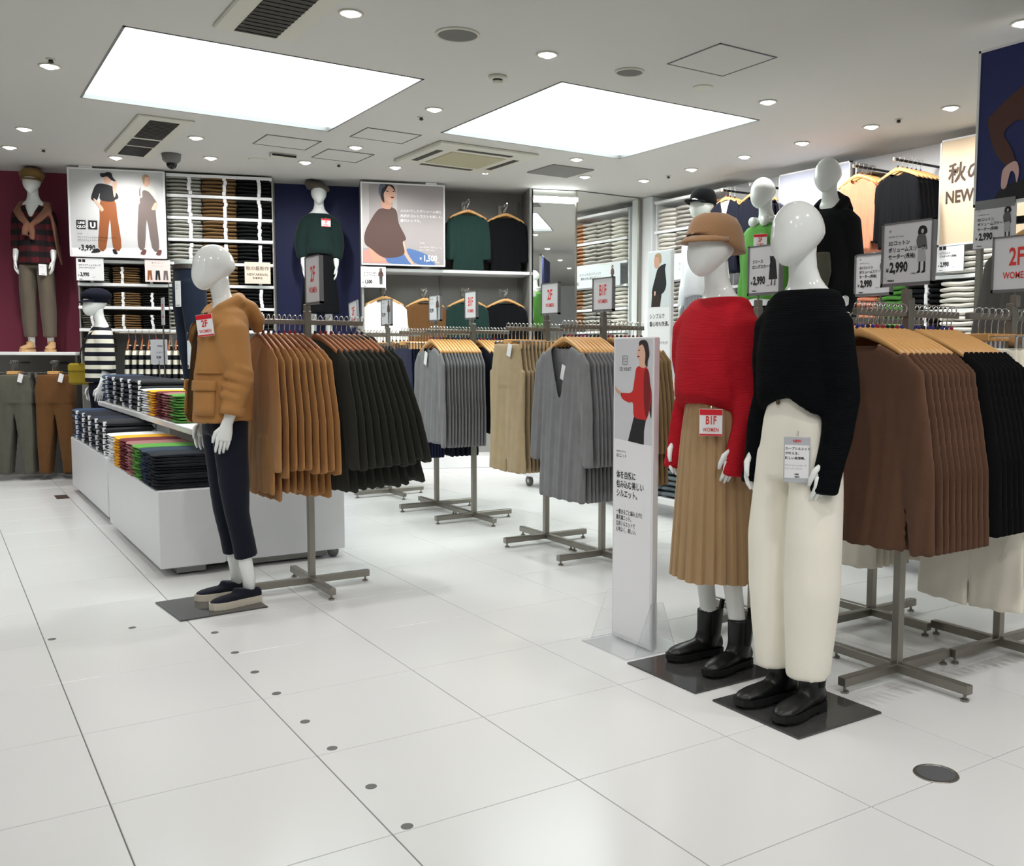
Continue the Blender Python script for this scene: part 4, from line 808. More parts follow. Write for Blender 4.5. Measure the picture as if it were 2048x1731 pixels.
def newsboy(t, mat, name):
    c = obj(name, MB().lathe([(.001, 1.838), (.05, 1.834), (.095, 1.815), (.125, 1.785), (.128, 1.762), (.118, 1.74), (.104, 1.728), (.104, 1.70)], 30), mat, t, P(.012, 0, 0), smooth=True); c.scale = (1.02, .9, 1)
    br = []
    for k in range(7):
        a = rad(-66+22*k); ca, sa = cos(a), sin(a); e = .05*cos(a); br.append([P(.10*ca, .10*sa, 1.73), P((.112+e)*ca, (.108+e*.6)*sa, 1.712-.01*ca), P((.112+e)*ca, (.108+e*.6)*sa, 1.706-.01*ca), P(.10*ca, .10*sa, 1.716)])
    obj('visor', MB().loft(br), mat, c, smooth=True); return c
newsboy(t, m_oatfelt, 'flat_cap')

# --- dark green top mannequin on the navy wall platform
t = mannequin('white mannequin in dark green puff sleeve top and black skirt', tuple(bw(2.99, -.16, 1.276)), BYAW, .995, False)
rows = [(1.488, -.018, .062, .105), (1.472, -.016, .08, .14), (1.44, -.01, .10, .19), (1.34, .004, .125, .195), (1.2, .004, .135, .19), (1.1, .008, .14, .185), (1.05, .006, .125, .165)]
obj('puff_top', worn_top('puff_top', rows, ((0, .13, 1.415), (0, .20, 1.37), (-.01, .25, 1.25), (-.018, .268, 1.12), (0, .262, 1.03), (.01, .255, 1.0)), [.075, .09, .092, .088, .07, .052], seed=6), cloth('deep_green', (16, 38, 36), .85), t)
obj('long_skirt', fuse(MB().loft([ringz(*q) for q in ((1.08, 0, .095, .112), (.95, -.005, .118, .15), (.7, 0, .14, .18), (.42, 0, .155, .205))]), .012, 2, 'long_skirt', lambda a: .006*np.clip((1-a[:, 2]), 0, 1)*np.sin(np.arctan2(a[:, 1], a[:, 0])*9)), C['blackk'], t)
be = obj('beret', MB().lathe([(.001, .05), (.06, .048), (.115, .03), (.135, .0), (.125, -.025), (.10, -.045), (.098, -.06)], 30), cloth('grey_felt', (92, 86, 78), .95, .1, .3, 160), t, P(.0, .015, 1.772), smooth=True); be.rotation_euler = (.25, -.1, 0)
tag_card(t, P(.122, -.07, 1.375), .15, '2F', (.095, .085)); shoes(t, 'boot')

# --- striped tee mannequin
t = mannequin('white mannequin in striped tee with navy cap and mustard bag', (1.0, 7.30, .008), .1, 1.02)
rows = [(1.484, -.018, .064, .09), (1.465, -.016, .08, .14), (1.43, -.01, .10, .182), (1.3, .004, .13, .19), (1.15, .002, .135, .185), (1.0, 0, .14, .19), (.95, 0, .14, .19)]
obj('striped_top', worn_top('striped_top', rows, ((0, .13, 1.415), (0, .195, 1.37), (-.012, .23, 1.25), (-.02, .25, 1.12), (.0, .255, 1.06)), [.072, .085, .078, .068, .066], seed=2, cut=lambda c: c.z < .955), stripes('breton', (232, 228, 212), (28, 30, 40), 12.5), t)
tr2 = obj('trousers', worn_legs('striped_trousers', [(1.02, 0, .11, .15), (.9, 0, .12, .175), (.84, 0, .12, .17)], [(.92, 0, .085, .085, .11), (.7, 0, .09, .085, .1), (.4, 0, .09, .07, .08), (.12, 0, .09, .065, .075)], 1), C['navy'], t)
obj('side_stripe', MB().limb([P(-.0, -.146, .88), P(-.012, -.148, .70), P(-.035, -.136, .4), P(-.055, -.132, .15)], [(.004, .012)]*4, 6), m_cardw, tr2)
newsboy(t, C['navy'], 'newsboy_cap'); shoes(t, 'slip')
b = obj('shoulder_bag', MB().bev((0, 0, 0), (.26, .09, .20), .02), cloth('mustard_canvas', (150, 128, 36), .85), t, P(.10, .20, 1.03), -.4)
obj('bag_flap', MB().bev((0, -.01, .06), (.262, .095, .09), .02), MATS['mustard_canvas'], b)
obj('bag_strap', MB().limb([P(.15, .16, 1.13), P(.15, .08, 1.25), P(.115, -.02, 1.38), P(.03, -.12, 1.462), P(-.06, -.12, 1.45), P(-.12, 0, 1.3), P(-.10, .16, 1.12)], [(.013, .004)]*7, 8, up=(0, 0, 1)), m_black, t)

# --- sportswear mannequins on the wheeled platform
def headphones(t):
    h = obj('headphones', MB().limb([P(.075*cos(a)-.02, .085*sin(a), 1.512-.02*cos(a)) for a in np.linspace(rad(40), rad(320), 15)], [(.012, .008)]*15, 8, up=(0, 0, 1)), m_gloss, t, smooth=True)
    for sd in (-1, 1): obj('ear_cup', MB().limb([P(.045, sd*.055, 1.487), P(.085, sd*.05, 1.482)], [.034, .036], 16), m_gloss, h, smooth=True)
DZ = .757
t = mannequin('white mannequin in green sweatshirt with white headphones', (4.74, 2.2, DZ), .05, 1.0, False)
rows = [(1.484, -.018, .066, .082), (1.468, -.016, .085, .13), (1.43, -.01, .108, .19), (1.3, .004, .14, .215), (1.15, .004, .15, .215), (1.0, .004, .15, .21), (.92, .004, .135, .195)]
obj('sweatshirt', worn_top('green_sweatshirt', rows, SLV, [.08, .092, .082, .072, .062, .05], seed=7, amp=.005), cloth('grass_fleece', (84, 144, 60), .9, .08, .3, 120), t)
obj('tee_hem', MB().loft([ringz(.955, 0, .118, .145), ringz(.875, 0, .116, .143)]), C['white'], t); headphones(t)
obj('trousers', worn_legs('black_trousers', hip, leg, 3), C['blackk'], t); shoes(t, 'slip'); tag_card(t, P(.130, -.072, 1.335), .4, '2F', (.10, .095))
t = mannequin('white mannequin in black hooded coat with olive pouch', (4.58, 1.46, DZ-.03), .2, 1.0, False); t.location.z = DZ
rows = [(1.478, -.02, .072, .10), (1.455, -.016, .095, .165), (1.42, -.01, .118, .20), (1.3, .005, .15, .225), (1.1, .01, .165, .24), (.9, .012, .175, .25), (.72, .012, .18, .255)]
obj('hooded_coat', worn_top('black_coat', rows, SLV, [.085, .10, .09, .082, .076, .072], seed=5, amp=.004, extra=lambda mb: (mb.limb([P(.05, -.085, 1.46), P(-.05, -.085, 1.52), P(-.10, 0, 1.56), P(-.05, .085, 1.52), P(.05, .085, 1.46)], [.03, .04, .05, .04, .03], 12, up=(0, 0, 1)), mb.limb([P(-.09, 0, 1.56), P(-.14, 0, 1.48), P(-.16, 0, 1.40)], [(.09, .03), (.10, .05), (.06, .03)], 12))), C['blackk'], t)
obj('trousers', worn_legs('coat_trousers', hip, leg, 4), C['blackk'], t); shoes(t, 'slip')
pc = MB(); pc.limb([P(.20, -.05, 1.17), P(.215, -.06, 1.05), P(.205, -.05, .93)], [(.075, .04), (.085, .055), (.06, .04)], 16); pc.limb([P(.235, -.12, 1.02), P(.25, -.06, .995), P(.235, .0, 1.02)], .02, 10, up=(0, 0, 1))
obj('olive_pouch', fuse(pc, .01, 3, 'olive_pouch'), cloth('olive_canvas', (74, 74, 62), .85), t); tag_card(t, P(.142, .075, 1.36), -.3, '2F', (.09, .1))
t = mannequin('white mannequin in black baseball cap, white hoodie and grey skirt', (4.66, 2.78, DZ), .1, .985, False)
rows = [(1.484, -.018, .07, .09), (1.465, -.016, .088, .14), (1.43, -.01, .108, .188), (1.3, .004, .135, .20), (1.15, .004, .145, .20), (1.05, .004, .15, .20), (.98, .004, .135, .185)]
obj('white_hoodie', worn_top('white_hoodie', rows, SLV, [.078, .09, .08, .07, .06, .05], seed=8, amp=.004, extra=lambda mb: (mb.limb([P(.06, -.07, 1.45), P(-.04, -.085, 1.50), P(-.09, 0, 1.53), P(-.04, .085, 1.50), P(.06, .07, 1.45)], [.025, .035, .04, .035, .025], 12, up=(0, 0, 1)), mb.limb([P(-.08, 0, 1.53), P(-.13, 0, 1.46), P(-.15, 0, 1.38)], [(.09, .03), (.10, .045), (.05, .03)], 12))), C['white'], t)
obj('pleated_skirt', pleated('grey_skirt', 1.06, .42, .115, .20, 34), cloth('silver_pleat', (150, 152, 158), .6, .05), t); shoes(t, 'slip'); headphones(t)
c = obj('baseball_cap', MB().lathe([(.001, 1.835), (.05, 1.83), (.09, 1.805), (.11, 1.765), (.113, 1.725), (.112, 1.70)], 28), C['blackk'], t, P(.012, 0, 0), smooth=True); c.scale = (1.0, .86, 1)
br = []
for k in range(9):
    a = rad(-64+16*k); ca, sa = cos(a), sin(a); e = .085*cos(a)**.7; br.append([P(.105*ca, .105*sa, 1.722), P((.11+e)*ca, .108*sa, 1.714+.008*ca-.02*sa*sa), P((.11+e)*ca, .108*sa, 1.708+.008*ca-.02*sa*sa), P(.105*ca, .105*sa, 1.71)])
obj('visor', MB().loft(br), C['blackk'], c, smooth=True)
# --- jeans form on the raised shelf
t = thing('leg_form', 'white leg form wearing dark blue jeans with belt on raised shelf', 'leg form', (1.53, 5.93, .815), .15); t.scale = (1.15, 1.15, 1.15)
obj('form', MB().loft([ringz(1.085, 0, .092, .120), ringz(1.07, 0, .09, .117), ringz(1.03, 0, .088, .115)]), m_gloss, t)
for sd in (-1, 1): obj('foot', MB().limb([P(0, sd*.09, .10), P(0, sd*.09, .035), P(.06, sd*.09, .02), P(.11, sd*.09, .015)], [.035, .035, .025, .012], 10), m_gloss, t)
hip2 = [(1.05, 0, .11, .145), (.95, -.005, .12, .172), (.86, -.004, .118, .17)]
j = obj('jeans', worn_legs('form_jeans', hip2, [(.93, -.002, .088, .088, .11), (.78, 0, .095, .10, .112), (.5, .004, .10, .096, .105), (.2, 0, .10, .085, .096), (.05, 0, .10, .08, .09)], 6), cloth('dark_denim_form', (28, 36, 54), .85, .2, .3, 120), t)
obj('belt', MB().loft([ringz(1.055, 0, .104, .131), ringz(1.02, 0, .108, .137)]), M('belt_brown', srgb(58, 50, 44), .5), j)
g = obj('swing_tag', MB().bev((0, 0, 0), (.003, .05, .19), .001), m_cardw, t, P(.118, -.10, .83), .5, label='tall narrow white paper tag on jeans'); obj('lettering', letters([('デニム', -.018, .06, .01), ('JEANS', -.018, .04, .008), ('UNIQLO', -.015, -.085, .007, 1, .0004)], -.0025), m_print, g)

# ------------------------------------------------------------------ printed figures, posters and signs (face -X)
INK = {k: M('ink_'+k, srgb(*c), .65) for k, c in dict(skin=(222, 178, 156), skin2=(206, 158, 134), black=(32, 32, 36), brown=(146, 84, 44), taupe=(112, 100, 96), choc=(88, 66, 60), denim=(84, 116, 170), red=(196, 40, 38), dred=(122, 24, 28), hair=(50, 38, 36), blond=(176, 148, 116), grey=(96, 96, 100), lgrey=(176, 176, 180), mauve=(112, 70, 66), pale=(214, 214, 206), white=(244, 244, 246), bg1=(206, 207, 208), bg2=(168, 162, 162), wallp=(188, 184, 184), coral=(214, 150, 140), beanie=(92, 104, 120), armb=(84, 52, 46), navy=(36, 46, 100), dkskin=(226, 186, 180)).items()}
def board(name, label, cat, loc, rz, w, h, face, th=.02, rim=m_shelf, rw=.014, group=None):
    t = thing(name, label, cat, loc, rz, group)
    obj('panel', MB().bb(-th/2+.003, th/2, -w/2+.002, w/2-.002, -h/2+.002, h/2-.002), face, t); fm = MB()
    for y0, y1, z0, z1 in ((-w/2, w/2, h/2-rw, h/2), (-w/2, w/2, -h/2, -h/2+rw), (-w/2, -w/2+rw, -h/2, h/2), (w/2-rw, w/2, -h/2, h/2)): fm.bb(-th/2-.002, th/2+.001, y0, y1, z0, z1)
    obj('border', fm, rim, t); t['_x'] = -th/2+.001; return t
def draw(t, name, pts, f, mat, x, k=4):
    q = [f(*p) for p in pts]; q = crom(q, k) if k else q
    return obj(name, MB().flat(q, x), mat, t)
# poster of two women
w1, h1 = .89, .865
t = board('fashion_poster', 'framed poster of two women in wide brown and taupe trousers', 'poster', tuple(bw(1.052, .05, 2.645)), BYAW, w1, h1, INK['bg1'], .03)
n1 = lambda x, y: ((x-522)/730*w1-w1/2, h1/2-(y-150)/650*h1); X = -.0145
draw(t, 'printed_ground', [(535, 735), (1250, 720), (1250, 788), (540, 788)], n1, INK['white'], X+.0005, 0)
draw(t, 'printed_trousers', [(765, 380), (868, 380), (885, 500), (908, 725), (845, 727), (828, 520), (792, 735), (735, 728), (752, 520)], n1, INK['brown'], X-.001, 3)
draw(t, 'printed_top', [(735, 268), (800, 262), (868, 290), (868, 382), (764, 380), (760, 330), (735, 385), (697, 378), (700, 340)], n1, INK['black'], X-.0015)
draw(t, 'printed_sleeve', [(862, 300), (895, 340), (893, 365), (858, 370)], n1, INK['black'], X-.0016)
draw(t, 'printed_arm', [(712, 378), (728, 378), (782, 440), (774, 462), (760, 455)], n1, INK['skin'], X-.0017); draw(t, 'printed_arm', [(862, 345), (858, 250), (884, 232), (890, 262), (876, 345)], n1, INK['skin'], X-.0017)
draw(t, 'printed_face', [(792, 215), (822, 200), (846, 222), (842, 250), (820, 266), (798, 252)], n1, INK['skin'], X-.0012); draw(t, 'printed_hat', [(765, 188), (800, 182), (825, 172), (852, 182), (860, 208), (882, 238), (850, 232), (818, 206), (780, 214)], n1, INK['black'], X-.002)
draw(t, 'printed_shoe', [(840, 742), (862, 742), (878, 772), (850, 772)], n1, INK['black'], X-.002); draw(t, 'printed_shoe', [(680, 765), (725, 735), (748, 760), (700, 770)], n1, INK['black'], X-.002)
draw(t, 'printed_trousers', [(1062, 380), (1160, 380), (1180, 520), (1194, 726), (1142, 724), (1106, 512), (1084, 724), (1035, 710), (1040, 500)], n1, INK['taupe'], X-.001, 3)
draw(t, 'printed_top', [(1062, 280), (1110, 265), (1150, 300), (1190, 385), (1160, 392), (1062, 382), (1068, 340), (1056, 340)], n1, INK['taupe'], X-.0015); draw(t, 'printed_scarf', [(1072, 272), (1150, 262), (1192, 340), (1196, 390), (1160, 340), (1120, 300), (1082, 300), (1078, 345), (1068, 345)], n1, INK['pale'], X-.002)
draw(t, 'printed_face', [(1088, 212), (1104, 188), (1138, 200), (1140, 228), (1122, 266), (1096, 262)], n1, INK['skin'], X-.0021); draw(t, 'printed_hair', [(1084, 230), (1084, 195), (1112, 180), (1136, 196), (1106, 200), (1096, 250)], n1, INK['blond'], X-.0024)
draw(t, 'printed_arm', [(1172, 385), (1190, 388), (1180, 432), (1150, 438), (1148, 425)], n1, INK['skin'], X-.0022)
for a in (1052, 1170): draw(t, 'printed_shoe', [(a, 762), (a+22, 735), (a+44, 738), (a+34, 772), (a+4, 772)], n1, INK['mauve'], X-.002)
for a, s in ((579, ('UNI', 'QLO')), (666, ('U',))):
    draw(t, 'logo_square', [(a, 532), (a+67, 532), (a+67, 596), (a, 596)], n1, m_print, X-.0026, 0)
q = lambda x, y: n1(x, y)
obj('lettering', letters([('UNI', *q(613, 560), .034, 1.05, .0016, 'CENTER'), ('QLO', *q(613, 588), .034, 1.05, .0016, 'CENTER'), ('U', *q(699, 586), .072, 1, .004, 'CENTER')], X-.003), INK['white'], t)
obj('lettering', letters([('WOMEN', *q(582, 634), .012, 1), ('Uワイドフィットカーブジャージーパンツ', *q(582, 662), .021, .9), ('Uワイドフィットカーブパンツ', *q(582, 684), .021, .9), ('¥', *q(588, 748), .03, 1, .0005), ('3,990', *q(606, 752), .075, .78, .0024)], X-.003), m_print, t)
obj('spotlight_clip', MB().bev((0, .28, h1/2+.012), (.03, .12, .024), .004), m_cardw, t)
# poster of seated woman
t = board('fashion_poster', 'framed poster of seated woman in brown balloon-sleeve top', 'poster', tuple(bw(3.86, .05, 2.64)), BYAW, .885, .865, INK['bg2'], .03)
n2 = lambda x, y: ((x-215)/863*.885-.4425, .4325-(y-232)/840*.865)
draw(t, 'printed_backdrop', [(225, 240), (298, 240), (298, 900), (225, 900)], n2, INK['wallp'], X+.0004, 0); draw(t, 'printed_backdrop', [(540, 250), (585, 250), (585, 600), (540, 600)], n2, INK['wallp'], X+.0004, 0); draw(t, 'printed_table', [(232, 930), (300, 910), (480, 1010), (470, 1052), (232, 1048)], n2, INK['coral'], X+.0002, 0)
draw(t, 'printed_jeans', [(680, 895), (860, 940), (930, 990), (968, 1060), (850, 1062), (740, 1020)], n2, INK['denim'], X-.0008); draw(t, 'printed_jeans', [(470, 985), (600, 945), (690, 990), (748, 1052), (600, 1056), (500, 1048), (455, 1010)], n2, INK['denim'], X-.001)
draw(t, 'printed_arm', [(290, 905), (340, 900), (352, 965), (430, 990), (468, 1020), (400, 1035), (330, 1030)], n2, INK['skin2'], X-.0012); draw(t, 'printed_arm', [(635, 820), (655, 830), (680, 930), (748, 1045), (715, 1045), (650, 940)], n2, INK['skin'], X-.0012)
draw(t, 'printed_top', [(440, 492), (520, 478), (578, 515), (600, 640), (672, 790), (638, 832), (655, 940), (580, 985), (440, 992), (320, 912), (250, 850), (258, 730), (330, 590), (390, 510)], n2, INK['choc'], X-.0015)
draw(t, 'printed_neck', [(440, 400), (515, 410), (522, 485), (480, 500), (428, 478)], n2, INK['skin2'], X-.0016); draw(t, 'printed_face', [(452, 300), (500, 255), (560, 290), (570, 340), (552, 405), (520, 432), (480, 410), (452, 370)], n2, INK['skin'], X-.002)
draw(t, 'printed_hair', [(410, 258), (480, 246), (548, 262), (568, 330), (545, 290), (500, 262), (470, 310), (448, 350), (455, 435), (420, 390)], n2, INK['hair'], X-.0024); draw(t, 'printed_beanie', [(398, 330), (408, 262), (450, 248), (470, 262), (432, 300), (418, 372)], n2, INK['beanie'], X-.0026)
for a, b, ww in ((486, 318, 14), (548, 318, 12)): draw(t, 'printed_eye', [(a-ww, b), (a, b-6), (a+ww, b), (a, b+6)], n2, INK['hair'], X-.0026)
draw(t, 'printed_mouth', [(516, 378), (536, 370), (556, 378), (536, 388)], n2, INK['dred'], X-.0026)
q = n2
obj('lettering', letters([('ふんわりしたボリューム袖と', *q(615, 520), .034, 1.0, .0003), ('光沢のコントラストを楽しむ、', *q(615, 572), .034, 1.0, .0003), ('最旬トップス。', *q(615, 622), .034, 1.0, .0003), ('WOMEN', *q(812, 838), .014), ('マーセライズボリューム', *q(810, 886), .024, .92), ('スリーブTシャツ', *q(810, 914), .024, .92), ('¥', *q(812, 1006), .036, 1, .0005), ('1,500', *q(846, 1018), .088, .78, .0028), ('+消費税', *q(970, 1036), .014)], X-.003), INK['white'], t)
obj('spotlight_clip', MB().bev((0, -.30, .445), (.03, .12, .024), .004), m_cardw, t)
# small figure used on price cards
def mini_woman(t, cx, cz, h, x, style='skirt'):
    f = lambda a, b: (cx+a*h, cz+b*h)
    if style == 'skirt':
        draw(t, 'printed_hair', [(-.10, .36), (-.07, .47), (.02, .50), (.10, .46), (.13, .36), (.07, .31), (-.06, .31)], f, INK['black'], x); draw(t, 'printed_face', [(-.025, .38), (.0, .43), (.04, .42), (.045, .37), (.01, .335)], f, INK['lgrey'], x-.0004)
        draw(t, 'printed_top', [(-.10, .30), (-.02, .325), (.09, .29), (.13, .10), (.14, .01), (.10, .0), (.09, .05), (-.08, .05), (-.13, .18)], f, INK['grey'], x-.0002); draw(t, 'printed_skirt', [(-.085, .05), (.085, .05), (.12, -.24), (-.09, -.25)], f, INK['lgrey'], x-.0001, 0)
        for a in (-.06, .06): draw(t, 'printed_boot', [(a, -.25), (a+.045, -.25), (a+.045, -.47), (a-.05, -.49), (a-.04, -.46), (a, -.42)], f, INK['black'], x-.0003, 0)
    elif style == 'long':
        draw(t, 'printed_skirt', [(-.10, .30), (.07, .30), (.16, -.32), (-.16, -.32)], f, INK['black'], x, 0); draw(t, 'printed_arm', [(-.10, .30), (-.14, .30), (-.10, .15), (-.07, .15)], f, INK['grey'], x)
        for a in (-.06, .06): draw(t, 'printed_leg', [(a, -.32), (a+.03, -.32), (a+.03, -.48), (a-.03, -.48)], f, INK['grey'], x, 0)
    else:
        draw(t, 'printed_hair', [(-.08, .36), (-.05, .48), (.05, .48), (.09, .36), (.0, .30)], f, INK['hair'], x); draw(t, 'printed_face', [(-.03, .38), (.01, .44), (.045, .38), (.01, .335)], f, INK['skin'], x-.0004); draw(t, 'printed_top', [(-.09, .30), (.09, .30), (.15, .10), (.13, .02), (-.13, .02), (-.15, .12)], f, INK['choc'], x-.0002)
        for a in (-.045, .05): draw(t, 'printed_leg', [(a-.045, .02), (a+.045, .02), (a+.035, -.48), (a-.03, -.48)], f, INK['grey'] if style == 'pants' else INK['black'], x-.0001, 0)
def price_print(t, w, h, x, lines, price, fig='skirt', ink=m_print, logo=True):
    L = [(s, -w*.40, h*(.16-.115*i), h*.088, .95, .0004) for i, s in enumerate(lines)] + [('¥', -w*.44, -h*.30, h*.10, 1, .0003), (price, -w*.36, -h*.30, h*.235, .70, .0022), ('+消費税', w*.08, -h*.355, h*.03), ('UNIQLO', -w*.40, -h*.455, h*.035, 1, .0005)]
    if logo: L += [('3D', -w*.40, h*.385, h*.05), ('WOMEN 3D Cotton', -w*.40, h*.29, h*.036)]
    obj('lettering', letters(L, x-.001), ink, t)
    if fig: mini_woman(t, w*.30, h*.04, h*.80, x-.0006, fig)
def card(label, loc, rz, w, h, lines, price, fig='skirt', mat=m_cardw, logo=True):
    t = thing('price_card', label, 'price card', loc, rz); obj('card', MB().bev((0, 0, 0), (.006, w, h), .0015), mat, t)
    price_print(t, w, h, -.0034, lines, price, fig, logo=logo); return t
c = card('white price card 3,990 under the two women poster', tuple(bw(.78, .05, 2.09)), BYAW, .25, .22, ['Uワイドフィットカーブ', 'ジャージーパンツ'], '3,990', None, logo=False)
for y in (-.09, -.055): obj('logo_square', MB().bb(-.0038, -.0032, -y-.014, -y+.014, .07, .098), m_print, c)
t = thing('picture_card', 'small picture card of three trouser shapes under the poster', 'picture card', tuple(bw(1.405, .05, 2.09)), BYAW); obj('card', MB().bev((0, 0, 0), (.006, .24, .22), .0015), M('rose_card', srgb(236, 222, 218), .5), t)
for k, m in enumerate(('brown', 'black', 'taupe')):
    f = lambda a, b, k=k: (-.075+.075*k+a, -.04+b); draw(t, 'printed_trousers', [(-.018, .045), (.018, .045), (.024, -.05), (.006, -.05), (0, .01), (-.006, -.05), (-.024, -.05)], f, INK[m], -.0036, 0)
obj('lettering', letters([('選べるシルエット', 0, .075, .014, 1, 0, 'CENTER'), ('ワイド  カーブ  テーパード', 0, .045, .009, 1, 0, 'CENTER')], -.0036), m_print, t)
t = thing('new_arrival_card', 'beige NEW ARRIVAL card on the black trouser shelves', 'sign card', tuple(bw(2.365, .04, 2.095)), BYAW); obj('card', MB().bev((0, 0, 0), (.006, .255, .22), .0015), M('cream_card', srgb(226, 214, 198), .5), t)
obj('lettering', letters([('秋の最新作', 0, .03, .046, 1, .0006, 'CENTER'), ('NEW ARRIVAL', 0, -.028, .034, .95, .0008, 'CENTER'), ('新着商品', 0, -.062, .024, 1, .0003, 'CENTER')], -.0036), M('print_brown', srgb(120, 100, 84), .6), t)
card('white price card 1,500 below the seated woman poster', tuple(bw(3.54, .05, 2.08)), BYAW, .26, .22, ['マーセライズボリューム', 'スリーブTシャツ'], '1,500', 'jeans', logo=False)
# rack top signs
def rack_sign(label, x, y, kind, w=.215, h=.245, zc=1.66, post_y=None, rz=0, z0=1.5):
    t = thing('rack_sign', label, 'sign', (x, y, zc), rz); py = 0 if post_y is None else post_y-y
    obj('panel', MB().bb(-.006, .006, -w/2+.004, w/2-.004, -h/2+.004, h/2-.004), m_card, t); fm = MB(); rw = .009
    for y0, y1, za, zb in ((-w/2, w/2, h/2-.005, h/2), (-w/2, w/2, -h/2, -h/2+.012), (-w/2, -w/2+rw, -h/2, h/2), (w/2-rw, w/2, -h/2, h/2)): fm.bb(-.010, .010, y0, y1, za, zb)
    obj('frame', fm, m_frame, t); obj('rod', MB().limb([(0, py, z0-zc), (0, py, -h/2+.01)], .005, 8), m_metal, t); obj('holder', MB().bev((0, py, z0-zc+.01), (.03, .03, .05), .003), m_metal, t)
    if kind in ('2F', 'B1F'): obj('lettering', letters([(kind, 0, -h*.02, h*.44, .56 if kind == 'B1F' else .68, .0022, 'CENTER'), ('WOMEN', 0, -h*.26, h*.17, .74, .0007, 'CENTER')], -.0068), m_redp, t)
    elif kind == 'sweater': price_print(t, w*.92, h*.92, -.0064, ['3Dコットン', 'ボリュームスリーブ', 'セーター(長袖)'], '2,990')
    elif kind == 'skirt': price_print(t, w*.92, h*.92, -.0064, ['フリース', 'ロングスカート'], '2,990', 'long', logo=False)
    else:
        obj('lettering', letters([('ワイド', -w*.4, h*.3, h*.1), ('パンツ', -w*.4, h*.15, h*.1), ('¥2,990', -w*.42, -h*.15, h*.2, .6, .001)], -.0068), m_print, t); mini_woman(t, w*.25, 0, h*.9, -.0066, 'pants')
    return t
rack_sign('2F WOMEN floor sign above the caramel and dark green jackets', 1.31, 2.03, '2F', .235, .25, 1.655, 2.15)
rack_sign('leaning 2F WOMEN floor sign before the navy wall', 3.0, 5.86, '2F', zc=1.64, post_y=5.76).rotation_euler = (-.12, 0, 0)
rack_sign('narrow trousers price sign in front of the white blouse', 3.02, 5.12, 'pants', .22, .235, 1.635); rack_sign('trousers price sign in front of the coffee brown top', 3.05, 4.2, 'pants', .21, .21, 1.64)
rack_sign('B1F WOMEN floor sign above the short grey cardigans', 3.05, 3.58, 'B1F', .19, .21, 1.64); rack_sign('2F WOMEN floor sign above the khaki trousers', 3.06, 2.48, '2F', .215, .21, 1.64, 2.53)
rack_sign('B1F WOMEN floor sign above the long grey cardigans', 3.06, 1.88, 'B1F', .215, .205, 1.64); rack_sign('large 2,990 sweater price sign above the brown sweaters', 2.77, -.53, 'sweater', .235, .245, 1.67)
rack_sign('2,990 sweater price sign on the rack behind the brown sweaters', 3.36, .105, 'sweater', .215, .2, 1.66, .06); rack_sign('2F WOMEN floor sign above the cream trousers', 3.43, -.575, '2F', .22, .235, 1.665)
rack_sign('2,990 long skirt price sign behind the red sweater mannequin', 2.86, .32, 'skirt', .21, .23, 1.67, .36)
# small signs on the raised shelf
for y, s in ((5.35, 'angled clear sign of striped tee on the raised jeans shelf'), (4.02, 'clear price sign beside the jeans leg form')):
    t = thing('counter_sign', s, 'sign', (1.42, 6.72 if y > 5 else 5.30, .816), .55); obj('base', MB().bev((0, 0, .006), (.08, .10, .012), .003), m_frame, t); obj('stem', MB().limb([(0, 0, .01), (0, 0, .38)], .005, 8), m_metal, t)
    z = .46 if y > 5 else .44; obj('panel', MB().bev((0, 0, z), (.006, .21 if y > 5 else .14, .23), .001), m_card, t); obj('lettering', letters([('UNIQLO', -.02, z+.05, .018, 1, .0005), ('ボーダーT', -.03, z-.01, .018), ('¥1,500', -.03, z-.06, .03, .7, .001)], -.0042), m_print, t)
t = thing('counter_sign', 'red and white 2F floor card behind the jeans form', 'sign', (1.37, 6.22, .816), 0); obj('stem', MB().limb([(0, 0, 0), (0, 0, .72)], .006, 8), m_metal, t); obj('panel', MB().bev((0, 0, .82), (.006, .13, .24), .001), m_card, t); obj('lettering', letters([('2F', 0, .83, .08, .7, .002, 'CENTER'), ('WOMEN', 0, .76, .03, .7, .0006, 'CENTER')], -.0042), m_redp, t)
# tall standing panels
def tall_sign(name, label, loc, h, th=.03):
    t = thing(name, label, 'standing sign', loc); obj('board', MB().bev((th/2, 0, h/2), (th, .285, h), .003), M('sign_body', srgb(226, 227, 230), .45), t); obj('face_sheet', MB().bb(-.002, .001, -.132, .132, .02, h-.02), M('sheet_white', srgb(236, 236, 239), .3), t); return t
t = tall_sign('standing_sign', 'tall white 3D KNIT standing sign with woman in red sweater', (2.14, .375, .012), 1.34)
n3 = lambda x, y: ((x-65)/295*.27-.135, 1.34-(y-60)*1.34/2440)
draw(t, 'printed_backdrop', [(72, 78), (358, 78), (358, 893), (72, 868)], n3, M('ink_bgsign', srgb(206, 206, 212), .4), -.0024, 0)
draw(t, 'printed_skirt', [(226, 676), (318, 686), (302, 785), (302, 892), (180, 878)], n3, INK['black'], -.003, 0); draw(t, 'printed_hair', [(318, 300), (345, 420), (356, 500), (355, 680), (338, 600), (325, 420)], n3, INK['hair'], -.0031)
draw(t, 'printed_sweater', [(240, 302), (275, 285), (328, 308), (345, 420), (350, 560), (322, 690), (290, 697), (226, 680), (216, 575), (180, 572), (132, 545), (126, 502), (205, 490), (225, 400)], n3, INK['red'], -.0033); draw(t, 'printed_sleeve', [(300, 330), (330, 320), (346, 450), (340, 600), (318, 680), (300, 560)], n3, INK['dred'], -.0035)  # darker red shape is shading drawn into the printed sweater
